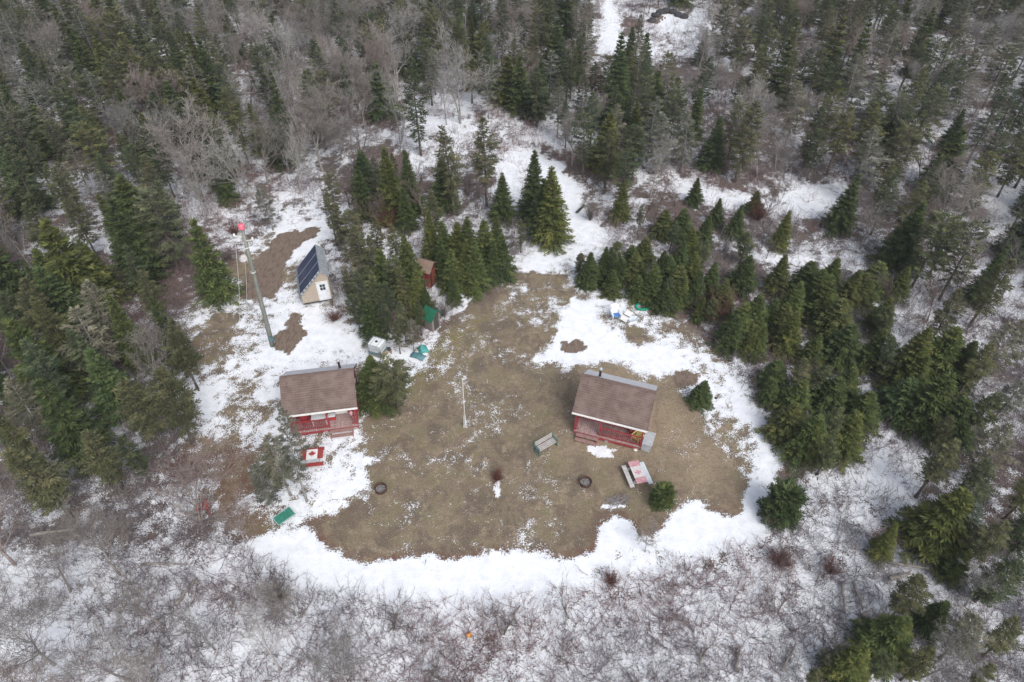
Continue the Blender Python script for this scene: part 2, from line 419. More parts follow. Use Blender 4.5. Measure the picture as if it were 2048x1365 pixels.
SNOW_PAINT = [   # polygon, share of snow, softness in px
    (WEST, 0.60, 60),
    (LAWN, 0.165, 44),
    # mottled parts of the lawn
    ([(860,650),(980,590),(1100,600),(1060,720),(960,760),(840,770)], 0.24, 40),
    ([(900,740),(1010,800),(1000,890),(930,880),(880,800)], 0.27, 30),
    ([(830,830),(900,860),(980,900),(960,960),(860,940)], 0.24, 40),
    ([(720,900),(820,900),(850,1020),(740,1060),(690,1000)], 0.26, 40),
    ([(1010,960),(1160,1020),(1170,1090),(1020,1090)], 0.25, 40),
    ([(1010,560),(1110,560),(1130,620),(1060,680),(960,640)], 0.30, 40),
    ([(905,1075),(930,1060),(990,1100),(960,1112),(900,1112)], 0.42, 16),
    ([(640,1040),(700,1020),(700,1080),(640,1080)], 0.12, 12),
    ([(1590,990),(1640,920),(1760,870),(1880,880),(1820,1060),(1780,1230),(1560,1230),(1560,1080)], 0.74, 60),
    ([(1760,500),(1900,470),(2048,480),(2048,640),(1900,640),(1800,600)], 0.74, 50),
    # dry brown litter west of the near cabin
    ([(400,880),(520,870),(560,930),(540,1040),(430,1030),(390,960)], 0.40, 40),
    ([(380,690),(430,640),(470,660),(450,740),(390,780)], 0.34, 25),
    ([(440,560),(490,560),(500,640),(460,650)], 0.46, 25),
    # full snow
    ([(480,1085),(560,1060),(610,1070),(650,1102),(720,1125),(900,1119),(1010,1112),(1030,1100),(1075,1108),(1120,1122),(1150,1124),(1195,1108),(1204,1052),
      (1230,1046),(1262,1052),(1272,1074),(1310,1080),(1338,1050),(1360,1032),(1400,1004),(1440,1036),(1485,1020),(1500,965),(1545,985),(1535,1075),(1460,1110),(1300,1100),
      (1215,1100),(1180,1160),(1080,1165),(1000,1200),(800,1208),(660,1180),(560,1140)], 0.98, 26),
    ([(1400,700),(1470,750),(1530,830),(1568,910),(1550,985),(1500,980),(1480,930),(1450,870),(1430,800),(1385,750)], 0.60, 40),
    ([(1470,770),(1530,840),(1565,910),(1545,985),(1515,985),(1520,920),(1500,850),(1450,800)], 0.88, 30),
    ([(1395,815),(1450,820),(1480,900),(1450,930),(1420,880)], 0.52, 24),
    ([(1085,712),(1120,650),(1150,590),(1200,585),(1260,640),(1380,660),(1460,740),(1430,790),(1370,748),(1300,737),(1230,725),(1150,732),(1078,722)], 0.56, 40),
    ([(1088,714),(1122,655),(1150,600),(1190,605),(1205,650),(1260,685),(1330,700),(1380,735),(1400,765),(1360,745),(1300,733),(1230,722),(1150,728)], 0.93, 30),
    ([(1230,640),(1330,650),(1380,680),(1340,690),(1250,668)], 0.48, 22),
    ([(470,600),(600,600),(680,640),(760,690),(850,705),(830,745),(800,760),(720,725),(560,740),(470,790),(400,840),(380,800),(440,750),(480,690)], 0.64, 40),
    ([(560,630),(640,620),(700,680),(760,720),(700,730),(570,735),(500,740),(520,690)], 0.84, 50),
    ([(560,450),(640,430),(700,410),(660,450),(640,480),(600,520),(560,530),(540,500)], 0.88, 20),
    ([(650,872),(700,876),(735,900),(740,950),(700,1005),(665,1030),(625,1015),(640,950),(640,890)], 0.63, 40),
    ([(1172,886),(1206,890),(1232,908),(1226,921),(1200,918),(1176,900)], 1.0, 5),
    ([(985,965),(1000,963),(1000,982),(990,986),(984,978)], 0.95, 5),
    ([(1208,1018),(1222,1008),(1252,1006),(1254,1014),(1240,1022),(1215,1022)], 0.95, 6),
    # trail and clearings north
    ([(1020,545),(1060,480),(1130,440),(1120,390),(1110,350),(1040,300),(1000,240),(930,240),(860,250),(835,180),(815,170),(815,240),(830,300),(850,340),(920,350),(1000,340),(1010,420),(1030,460),(1000,540)], 0.60, 40),
    ([(1030,545),(1070,480),(1140,455),(1240,465),(1190,490),(1150,525),(1110,545)], 0.86, 20),
    ([(1120,460),(1210,470),(1180,420),(1130,330),(1060,300),(1030,330),(1090,370),(1120,410)], 0.97, 14),
    ([(1020,300),(1070,300),(1050,380),(1040,440),(1012,440),(1005,380),(990,340)], 0.96, 14),
    ([(830,190),(850,230),(930,240),(920,262),(860,262),(830,300),(850,350),(830,360),(810,280),(815,190)], 0.92, 14),
    ([(1192,108),(1242,108),(1240,40),(1225,0),(1203,0),(1205,40)], 1.0, 9),
    ([(1280,20),(1420,20),(1440,60),(1400,110),(1340,120),(1290,100)], 0.66, 20),
    ([(1315,38),(1345,36),(1342,58),(1318,58)], 1.0, 5),
    ([(1340,330),(1400,370),(1560,400),(1570,420),(1480,420),(1350,400)], 0.82, 16),
    ([(1560,385),(1700,360),(1690,400),(1600,440),(1560,420)], 0.92, 16),
    ([(2048,340),(1960,400),(1990,440),(2048,420)], 0.9, 16),
    ([(1420,480),(1640,480),(1560,540)], 0.7, 30),
    ([(860,570),(900,580),(960,580),(940,610),(890,640),(862,640),(870,600)], 0.9, 12),
    ([(855,655),(880,650),(870,690),(850,715),(842,700)], 0.7, 12),
]
EARTH_PAINT = [  # bare soil
    ([(600,458),(632,450),(628,470),(590,500),(560,540),(556,585),(540,602),(500,598),(480,592),(484,555),(506,540),(520,512),(555,480)], 1.0, 8),
    ([(582,626),(606,626),(600,652),(608,668),(590,690),(575,706),(552,698),(552,672),(572,660),(580,645)], 1.0, 7),
    ([(1122,682),(1150,679),(1172,684),(1176,692),(1150,698),(1124,696)], 1.0, 5),
    ([(1350,745),(1375,738),(1396,748),(1392,770),(1362,778),(1345,765)], 0.8, 7),
    ([(1300,750),(1330,780),(1330,860),(1320,910),(1240,930),(1270,905),(1310,880)], 0.45, 26),
    ([(1302,42),(1318,26),(1345,22),(1365,34),(1345,32),(1320,34),(1310,48)], 0.9, 3),
    ([(1215,998),(1254,990),(1256,1006),(1222,1012)], 0.75, 4),
]
def paint(px, py, ops, base):
    c = base
    for poly, v, s in ops:
        w = sm(sdist(px, py, poly), -s * 0.5, s * 0.5)
        c = c * (1 - w) + v * w
    return c

def build_ground():
    xs = np.concatenate([-np.geomspace(1500, 100, 14)[:-1], np.arange(-100, -42, 1.0), np.arange(-42, 42, 0.26), np.arange(42, 100, 1.0), np.geomspace(100, 1500, 14)])
    ys = np.concatenate([-np.geomspace(600, 5, 10), np.arange(0, 8, 1.0), np.arange(8, 62, 0.26), np.arange(62, 128, 0.7), np.geomspace(128, 2200, 18)])
    X, Y = np.meshgrid(xs, ys)
    x = X.ravel(); y = Y.ravel()
    px, py = project(x, y)
    wx = (fbm(x, y, 3, 0.55) - 0.5); wy = (fbm(x, y, 9, 0.55) - 0.5)
    wx2 = (fbm(x, y, 13, 2.2) - 0.5); wy2 = (fbm(x, y, 19, 2.2) - 0.5)
    near = 26
    qx = px + wx * near + wx2 * 14; qy = py + wy * near + wy2 * 14
    base = 0.50 + 0.42 * (fbm(x, y, 31, 0.12) - 0.5) * 2
    # the wood's edge nearer the photographer holds more snow
    open_ = sm(py, 1050, 1150)
    base = base * (1 - open_) + (0.84 + 0.36 * (fbm(x, y, 37, 0.2) - 0.5)) * open_
    snow = paint(qx, qy, SNOW_PAINT, base)
    e = paint(qx, qy, EARTH_PAINT, np.zeros_like(x))
    mid_ = 4 * np.clip(snow, 0, 1) * (1 - np.clip(snow, 0, 1))       # partly covered ground lies in patches
    snow = snow + mid_ * (0.75 * (fbm(x, y, 61, 0.5, 3) - 0.5) + 0.85 * (fbm(x, y, 67, 1.7, 3) - 0.5))
    snow = np.minimum(snow, 0.93)
    snow = snow * (1 - np.clip(e * 1.3, 0, 1))
    yard = sm(sdist(qx, qy, YARD), -25, 25)
    moss = sm(sdist(qx, qy, [(830,690),(900,650),(960,640),(900,720),(830,790),(800,790)]), -30, 30)
    tan = sm(sdist(qx, qy, [(1180,720),(1290,745),(1360,800),(1440,880),(1450,980),(1380,990),(1340,900),(1300,930),(1180,920),(1130,900),(1160,780)]), -60, 60)
    sl = sdist(qx, qy, LAWN)
    rim = np.exp(-(sl / 13.0) ** 2) * sm(py, 985, 1050) + 0.8 * sm(sdist(qx, qy, [(380,900),(520,890),(560,1000),(500,1080),(400,1060)]), -50, 30)
    z = 0.05 * (fbm(x, y, 51, 0.25) - 0.5) + np.where(yard > 0.5, 0, 1) * 0.0
    nx, ny = len(xs), len(ys)
    i = np.arange(nx * ny).reshape(ny, nx)
    F = np.stack([i[:-1, :-1], i[:-1, 1:], i[1:, 1:], i[1:, :-1]], -1).reshape(-1, 4)
    m, n, b = new_mat("ground_cover"); g = NG(n)
    co = g.coord()
    s_, e_, y_, mo, ta = (g.attr(k) for k in ("snow", "earth", "yard", "moss", "tan"))
    big = g.noise(0.35, 4, co); mid = g.noise(1.5, 5, co, 0.6); fine = g.noise(11, 4, co, 0.65); grit = g.noise(38, 3, co, 0.7)
    # winter grass
    v2 = g.noise(0.9, 5, g.scaled(co, (1, 1.3, 1)), 0.6, 0.6); v3 = g.noise(4.0, 5, co, 0.7)
    v4 = g.noise(22, 4, co, 0.75)
    gr = g.mix(g.smooth(big, 0.35, 0.65), (0.195, 0.155, 0.106), (0.275, 0.212, 0.150))
    gr = g.mix(g.math('MULTIPLY', g.smooth(g.math('ADD', v2, g.math('MULTIPLY', g.math('SUBTRACT', fine, 0.5), 0.5)), 0.46, 0.60), 0.8), gr, (0.178, 0.128, 0.096))
    gr = g.mix(g.math('MULTIPLY', g.smooth(g.math('ADD', mid, g.math('MULTIPLY', g.math('SUBTRACT', fine, 0.5), 0.4)), 0.50, 0.62), 0.6), gr, (0.200, 0.176, 0.096))
    w1 = g.math('ADD', g.noise(0.55, 7, co, 0.68, 0.5), g.math('MULTIPLY', g.math('SUBTRACT', v4, 0.5), 0.25))
    w2 = g.math('ADD', g.noise(1.1, 7, g.scaled(co, (1.2, 1, 3)), 0.7, 0.3), g.math('MULTIPLY', g.math('SUBTRACT', v4, 0.5), 0.25))
    gr = g.mix(g.math('MULTIPLY', g.smooth(w1, 0.47, 0.57), 0.8), gr, (0.118, 0.090, 0.068))
    gr = g.mix(g.math('MULTIPLY', g.smooth(w1, 0.47, 0.38), 0.6), gr, (0.170, 0.148, 0.072))
    gr = g.mix(g.math('MULTIPLY', g.smooth(w2, 0.54, 0.66), 0.75), gr, (0.34, 0.27, 0.18))
    gr = g.mix(g.math('MULTIPLY', ta, 0.6), gr, (0.37, 0.285, 0.19))
    gr = g.mix(g.math('MULTIPLY', mo, g.smooth(mid, 0.4, 0.6)), gr, (0.185, 0.160, 0.048))
    gr = g.mix(g.math('MULTIPLY', g.smooth(v3, 0.50, 0.64), 0.6), gr, (0.125, 0.100, 0.078))
    gr = g.mix(g.math('MULTIPLY', g.smooth(v4, 0.50, 0.62), 0.75), gr, (0.105, 0.088, 0.064))
    gr = g.mix(g.math('MULTIPLY', g.smooth(g.noise(17, 4, co, 0.75), 0.55, 0.65), 0.8), gr, (0.46, 0.40, 0.30))
    # leaf litter under the trees
    li = g.mix(g.smooth(mid, 0.38, 0.62), (0.125, 0.098, 0.086), (0.19, 0.148, 0.128))
    li = g.mix(g.math('MULTIPLY', g.smooth(g.noise(15, 4, co, 0.7), 0.54, 0.66), 0.75), li, (0.34, 0.29, 0.26))
    li = g.mix(g.smooth(fine, 0.4, 0.66), li, (0.062, 0.052, 0.048))
    li = g.mix(g.math('MULTIPLY', g.smooth(big, 0.55, 0.7), 0.5), li, (0.19, 0.10, 0.06))
    gr = g.mix(g.math('MULTIPLY', g.attr('rim'), g.smooth(g.math('ADD', fine, g.math('MULTIPLY', g.math('SUBTRACT', mid, 0.5), 0.8)), 0.40, 0.55)), gr, (0.15, 0.082, 0.062))
    col = g.mix(y_, li, gr)
    so = g.mix(g.smooth(fine, 0.35, 0.65), (0.165, 0.125, 0.098), (0.225, 0.172, 0.137))
    so = g.mix(g.math('MULTIPLY', g.smooth(g.noise(3.0, 5, g.scaled(co, (1.6, 0.45, 1)), 0.65), 0.46, 0.58), 0.7), so, (0.115, 0.085, 0.065))
    so = g.mix(g.math('MULTIPLY', g.smooth(g.noise(9, 5, co, 0.7), 0.55, 0.68), 0.5), so, (0.29, 0.235, 0.195))
    col = g.mix(g.smooth(e_, 0.3, 0.6), col, so)
    # fallen twigs and stalks strewn over everything
    strew = g.math('MULTIPLY', g.smooth(g.noise(5.5, 4, g.scaled(co, (1.0, 2.6, 1)), 0.7, 1.5), 0.60, 0.68), g.math('SUBTRACT', 1.0, y_))
    # snow lies where the share exceeds the local roughness of the ground
    rough = g.math('ADD', g.math('MULTIPLY', g.noise(2.4, 3, co, 0.55, 0.4), 0.34), g.math('MULTIPLY', g.noise(10.5, 4, co, 0.65), 0.66))
    rough = g.remap(rough, 0.30, 0.70)
    k = g.smooth(g.math('SUBTRACT', s_, rough), -0.03, 0.07)
    snc = g.mix(g.smooth(mid, 0.3, 0.7), (0.83, 0.845, 0.87), (0.74, 0.76, 0.80))
    snc = g.mix(g.math('MULTIPLY', g.smooth(g.math('ADD', grit, g.math('MULTIPLY', g.math('SUBTRACT', mid, 0.5), 0.5)), 0.58, 0.68), 0.4), snc, (0.40, 0.38, 0.36))
    col = g.mix(k, col, snc)
    col = g.mix(g.math('MULTIPLY', strew, 0.7), col, (0.12, 0.10, 0.095))
    g.link(col, b.inputs['Base Color'])
    b.inputs['Roughness'].default_value = 0.9
    b.inputs['Specular IOR Level'].default_value = 0.15
    h = g.math('ADD', g.math('MULTIPLY', k, 0.05), g.math('ADD', g.math('MULTIPLY', fine, 0.05), g.math('MULTIPLY', mid, 0.12)))
    g.bump(h, 0.7, 1.0, b)
    o = mesh_np("ground", np.stack([x, y, z], 1), F, m, smooth=True,
                attrs={"snow": ('POINT', snow), "earth": ('POINT', e), "yard": ('POINT', yard), "moss": ('POINT', moss), "tan": ('POINT', tan), "rim": ('POINT', np.clip(rim, 0, 1))})
    tag(o, "snow dusted clearing of brown winter grass with a bare dirt track, woods round it", "ground", kind='structure')
build_ground()
def nrm(v): return v / (np.linalg.norm(v, axis=-1, keepdims=True) + 1e-9)

# ------------------------------------------------------------------ trees: a few of each kind are grown, the rest are copies
def tufts(C, A, L, Wd, rng):
    n = len(C)
    upv = np.array([0, 0, 1.0]) + rng.normal(0, 0.42, (n, 3))
    B = nrm(np.cross(A, upv))
    l = (L * 0.5)[:, None]; w = (Wd * 0.5)[:, None]
    V = np.stack([C - A * l, C + B * w - A * l * 0.1, C + A * l, C - B * w - A * l * 0.1], 1).reshape(-1, 3)
    F = np.arange(4 * n).reshape(n, 4)
    return V, F
def conifer(seed, h, r, z0, nb, style, needle, bark):
    rng = np.random.RandomState(seed)
    root = bpy.data.objects.new("tmp", None)
    C = []; A = []; L = []; Wd = []; T = []
    P0 = []; P1 = []; R0 = []; R1 = []
    bend = rng.normal(0, 0.012, 2) if style == 'dense' else rng.normal(0, 0.03, 2)
    def axis(z): return np.array([bend[0] * z * z / h, bend[1] * z * z / h, z])
    gaps = rng.uniform(0, 6.28, 3)
    for i in range(nb):
        t = (i + rng.rand()) / nb
        t = t ** (0.85 if style == 'dense' else 0.9)
        if style == 'dense' and rng.rand() < 0.85:      # yearly whorls
            nw = (h - z0) / 0.42; t = min(0.995, (round(t * nw) + rng.normal(0, 0.10)) / nw); t = max(0.0, t)
        z = z0 + (h * 0.985 - z0) * t
        a = i * 2.39996 + rng.normal(0, 0.25)
        if style == 'dense':
            ln = r * ((1 - t) ** 1.08) * rng.uniform(0.84, 1.16) + 0.06
            el = -0.10 + 0.62 * t ** 1.5 + rng.normal(0, 0.05)
            droop = 0.18; inner = 0.12; k_side = 0.35
        elif style == 'round':
            ln = r * (math.sqrt(max(0, 1 - t ** 2.4)) * 0.95 + 0.05) * rng.uniform(0.85, 1.1)
            el = -0.05 + 0.9 * t + rng.normal(0, 0.08)
            droop = 0.12; inner = 0.25; k_side = 0.42
        else:
            env = min(1.0, (1 - t) * 1.9) ** 0.9 * min(1.0, 0.45 + t * 1.6) if style != 'pine' else math.sqrt(max(0, 1 - (1.9 * t - 0.9) ** 2)) * 0.9 + 0.1
            lobe = 0.72 + 0.28 * math.sin(a * 1.0 + gaps[0] + z * 1.3) * math.sin(z * 2.1 + gaps[1])
            ln = r * env * lobe * rng.uniform(0.5, 1.15) + 0.12
            el = -0.10 + 0.65 * t + rng.normal(0, 0.14)
            droop = 0.22; inner = {'open': 0.36, 'pine': 0.5}.get(style, 0.5); k_side = 0.46
        hd = np.array([math.cos(a), math.sin(a), 0]); sdv = np.array([-hd[1], hd[0], 0])
        b0 = axis(z)
        def pt(s): return b0 + hd * ln * s + np.array([0, 0, ln * (math.tan(el) * s - droop * s * s + droop * 0.55 * s ** 3)])
        ss = [0, 0.5, 1.0]
        for q in range(2):
            P0.append(pt(ss[q])); P1.append(pt(ss[q + 1]))
            R0.append(0.008 + 0.010 * ln * (1 - ss[q] * 0.7)); R1.append(0.006 + 0.010 * ln * (1 - ss[q + 1] * 0.8))
        olive = rng.rand() < (0.18 + 0.5 * max(0, t - 0.55))
        bt = rng.uniform(0.15, 0.62) + (0.3 if olive else 0)
        k = int(ln / 0.13) + 3
        for s in np.linspace(inner, 1.0, k):
            c0 = pt(s); d0 = nrm(pt(min(1, s + 0.05)) - pt(s - 0.05))
            for side in (-1, 1):
                if style in ('open', 'lichen', 'pine') and rng.rand() < 0.2: continue
                tl = (ln * k_side * (1.08 - s) + 0.16) * rng.uniform(0.7, 1.2)
                ang = rng.uniform(0.65, 1.0)
                td = nrm(d0 * math.cos(ang) + sdv * side * math.sin(ang) + np.array([0, 0, rng.normal(-0.05, 0.16)]))
                m = max(1, int(tl / 0.15))
                for q in range(m):
                    f = (q + 0.6) / m
                    C.append(c0 + td * tl * f + rng.normal(0, 0.02, 3))
                    A.append(nrm(td * 1.0 + d0 * 0.55 * (1 - 0.4 * f) + rng.normal(0, 0.18, 3)))
                    L.append(rng.uniform(0.20, 0.32)); Wd.append(rng.uniform(0.055, 0.105))
                    T.append(bt + rng.normal(0, 0.13))
            C.append(c0); A.append(nrm(d0 + rng.normal(0, 0.15, 3))); L.append(0.3); Wd.append(0.09); T.append(bt + rng.normal(0.05, 0.1))
    # dead lower branches
    if style in ('open', 'lichen', 'pine'):
        for i in range(34):
            z = rng.uniform(0.08 * h, z0 + 0.3 * h); a = rng.uniform(0, 6.28); ln = rng.uniform(0.4, 1.5)
            hd = np.array([math.cos(a), math.sin(a), rng.uniform(-0.35, 0.15)])
            p = axis(z); q = p + hd * ln; P0.append(p); P1.append(q); R0.append(0.016); R1.append(0.006)
            for _ in range(4):
                s = rng.uniform(0.3, 1); e = p + hd * ln * s; w = nrm(hd + rng.normal(0, 0.6, 3)) * rng.uniform(0.2, 0.5)
                P0.append(e); P1.append(e + w); R0.append(0.008); R1.append(0.004)
    # leader
    for q in range(7):
        zz = h * (0.92 + 0.08 * q / 6)
        C.append(axis(zz)); A.append(nrm(np.array([rng.normal(0, 0.3), rng.normal(0, 0.3), 1]))); L.append(0.3); Wd.append(0.09); T.append(rng.uniform(0.4, 0.9))
    V, F = tufts(np.array(C), np.array(A), np.array(L), np.array(Wd), rng)
    V2, F2 = segs_np(P0, P1, R0, R1, 3)
    tone = np.concatenate([np.clip(T, 0, 1), np.full(len(F2), 0.5)])
    crown = mesh_np("crown", np.concatenate([V, V2]), np.concatenate([F, F2 + len(V)]), [needle, bark],
                    mi=np.concatenate([np.zeros(len(F), int), np.ones(len(F2), int)]), attrs={"tone": ('FACE', tone)})
    zs = np.linspace(-0.3, h * 0.97, 9)
    pts = [axis(z) if z > 0 else np.array([0, 0, z]) for z in zs]
    rs = [max(0.012, (0.028 + 0.0125 * h) * (1 - max(z, 0) / h) ** 0.9) for z in zs]
    rs[0] *= 1.35
    tr = MB().tube(pts, rs, 7).build("trunk", bark, None, smooth=True)
    return crown, tr, h
def bare(seed, h, spread, stems=1, dense=1.0, lean=0.05, barkm=None, twigm=None):
    rng = np.random.RandomState(seed)
    TS = []; CS = []
    def grow(p, d, ln, r, lev, out):
        nseg = 4 if lev == 0 else (3 if lev < 3 else 2)
        pts = [p]; rr = [r]
        for i in range(nseg):
            d = nrm(d + rng.normal(0, 0.09 + 0.07 * lev, 3) + np.array([0, 0, 0.10 if lev > 0 else 0.03]))
            p = p + d * ln / nseg
            pts.append(p); rr.append(max(0.0085, r * (1 - 0.75 * (i + 1) / nseg)))
        for i in range(nseg): out.append((pts[i], pts[i + 1], rr[i], rr[i + 1]))
        if lev >= 4: return
        nk = int((9, 7, 6, 5)[lev] * dense * rng.uniform(0.8, 1.25))
        for _ in range(max(2, nk)):
            s = rng.uniform(0.42 if lev == 0 else 0.25, 1.0)
            j = min(nseg - 1, int(s * nseg)); fr = s * nseg - j
            q = pts[j] * (1 - fr) + pts[j + 1] * fr
            rad = rr[j] * (1 - fr) + rr[j + 1] * fr
            ax = nrm(pts[j + 1] - pts[j])
            side = nrm(np.cross(ax, rng.normal(0, 1, 3)))
            sp = rng.uniform(0.45, 0.95) * spread
            nd = nrm(ax + side * sp)
            grow(q, nd, ln * rng.uniform(0.42, 0.68) * (1.05 if lev == 0 else 0.9), rad * rng.uniform(0.5, 0.75), lev + 1, CS)
    for s in range(stems):
        a = rng.uniform(0, 6.28)
        d = nrm(np.array([math.cos(a) * (lean + 0.18 * (stems > 1)), math.sin(a) * (lean + 0.18 * (stems > 1)), 1]))
        grow(np.array([math.cos(a) * 0.12 * (stems > 1), math.sin(a) * 0.12 * (stems > 1), -0.25]), d, h * 0.66, (0.035 + 0.0115 * h) / (1 + 0.3 * (stems > 1)), 0, TS)
    def cat(S, n):
        S0 = np.array([x[0] for x in S]); S1 = np.array([x[1] for x in S])
        return segs_np(S0, S1, [x[2] for x in S], [x[3] for x in S], n)
    V, F = cat(TS, 7); tr = mesh_np("trunk", V, F, barkm or M['bark2'], smooth=True)
    V, F = cat(CS, 3); cr = mesh_np("crown", V, F, twigm or M['bark2'])
    hh = max(float(V[:, 2].max()), 0.1)
    return cr, tr, hh

PROTO = {'spruce': [], 'bush': [], 'fir': [], 'pine': [], 'lichen': [], 'bare': [], 'sapling': []}
for i, (h, r, nb) in enumerate([(6, 2.0, 200), (6, 1.75, 190), (7, 1.95, 225), (5, 1.75, 170), (8, 1.95, 250), (4, 1.45, 140)]):
    PROTO['spruce'].append(conifer(100 + i, h, r, 0.12, nb, 'dense', M['needle'], M['bark']))
for i, (h, r, nb) in enumerate([(3.2, 1.9, 170), (2.0, 1.15, 110)]):
    PROTO['bush'].append(conifer(150 + i, h, r, 0.1, nb, 'round', M['needle'], M['bark']))
for i, (h, r, z0, nb) in enumerate([(9, 1.9, 2.2, 120), (10, 1.8, 3.4, 115), (8, 1.9, 1.4, 120), (11, 2.0, 3.5, 130), (9, 1.6, 2.0, 110), (10, 2.2, 3.0, 125)]):
    PROTO['fir'].append(conifer(200 + i, h, r, z0, nb, 'open', M['needle2'], M['bark']))
for i, (h, r, z0, nb) in enumerate([(9, 2.1, 2.6, 120), (8, 2.2, 1.8, 115), (10, 2.2, 3.2, 130), (8.5, 1.9, 2.4, 110)]):
    PROTO['pine'].append(conifer(250 + i, h, r, z0, nb, 'pine', M['needle2'], M['bark']))
for i, (h, r, z0, nb) in enumerate([(8, 2.1, 2.0, 95), (9, 2.3, 2.5, 100), (7, 2.0, 1.2, 90)]):
    PROTO['lichen'].append(conifer(300 + i, h, r, z0, nb, 'lichen', M['needle3'], M['bark2']))
for i, (h, sp, st, de) in enumerate([(9, 0.95, 1, 1.0), (10, 0.85, 1, 1.0), (8, 1.0, 2, 0.85), (9, 0.8, 3, 0.75), (11, 0.8, 1, 0.9), (7, 1.05, 1, 1.1)]):
    PROTO['bare'].append(bare(400 + i, h, sp, st, de))
for i, (h, sp, st, de) in enumerate([(4, 0.6, 2, 0.62), (5, 0.5, 1, 0.75), (4.5, 0.6, 3, 0.55)]):
    PROTO['sapling'].append(bare(450 + i, h, sp, st, de, barkm=M['twig'], twigm=M['twig']))
USED = set()
TINT = {'dark green': (0.78, 0.88, 0.78), 'green': (1.0, 1.06, 0.85), 'olive': (1.18, 1.12, 0.80), 'brownish olive': (1.12, 1.04, 0.90), 'bluish green': (0.82, 0.98, 0.94),
        'grey green': (1.1, 1.1, 1.05), 'pale grey': (1.16, 1.14, 1.12), 'brownish grey': (0.96, 0.90, 0.86), 'reddish grey': (0.98, 0.84, 0.80), 'mid grey': (0.88, 0.87, 0.86)}
KINDNAME = {'spruce': ('spruce_tree', 'dense spruce tree'), 'bush': ('spruce_tree', 'low rounded spruce'), 'fir': ('fir_tree', 'open fir tree'), 'pine': ('pine_tree', 'clumpy pine tree'),
            'lichen': ('lichened_fir', 'half-bare lichened fir'), 'bare': ('bare_tree', 'leafless tree'), 'sapling': ('leafless_sapling', 'thin leafless sapling')}
TREES = []      # (empty, kind, tint, height, x, y)
TR = random.Random(5)
def put_tree(kind, x, y, h, tint, wide=1.0, proto=None, lean=(0, 0), label=None):
    P = PROTO[kind]
    i = TR.randrange(len(P)) if proto is None else proto
    cr, tr, ph = P[i]
    nm = KINDNAME[kind][0]
    e = bpy.data.objects.new(nm, None); e.empty_display_size = 0.3
    COL.objects.link(e)
    for part in (tr, cr):
        c = part if (kind, i, part.name) not in USED and part.parent is None else part.copy()
        if c is not part: COL.objects.link(c)
        USED.add((kind, i, part.name))
        c.parent = e
        t = TINT[tint]
        j = 1 + TR.uniform(-0.14, 0.14)
        c.color = (t[0] * j, t[1] * j, t[2] * j, 1) if (part is cr or kind in ('bare', 'sapling')) else (1, 1, 1, 1)
    s = h / ph
    e.scale = (s * wide, s * wide, s)
    e.location = (x, y, 0)
    e.rotation_euler = (lean[0] + TR.gauss(0, 0.015), lean[1] + TR.gauss(0, 0.015), TR.uniform(0, 6.28))
    if label: e['label'] = label
    TREES.append((e, kind, tint, h, x, y))
    return e
def tip(kind, px, py, h, tint, wide=1.0, **kw):
    p = at(px, py, h)
    return put_tree(kind, p.x, p.y, h, tint, wide, **kw)

G_, D_, O_, N_, B_ = 'green', 'dark green', 'olive', 'brownish olive', 'bluish green'
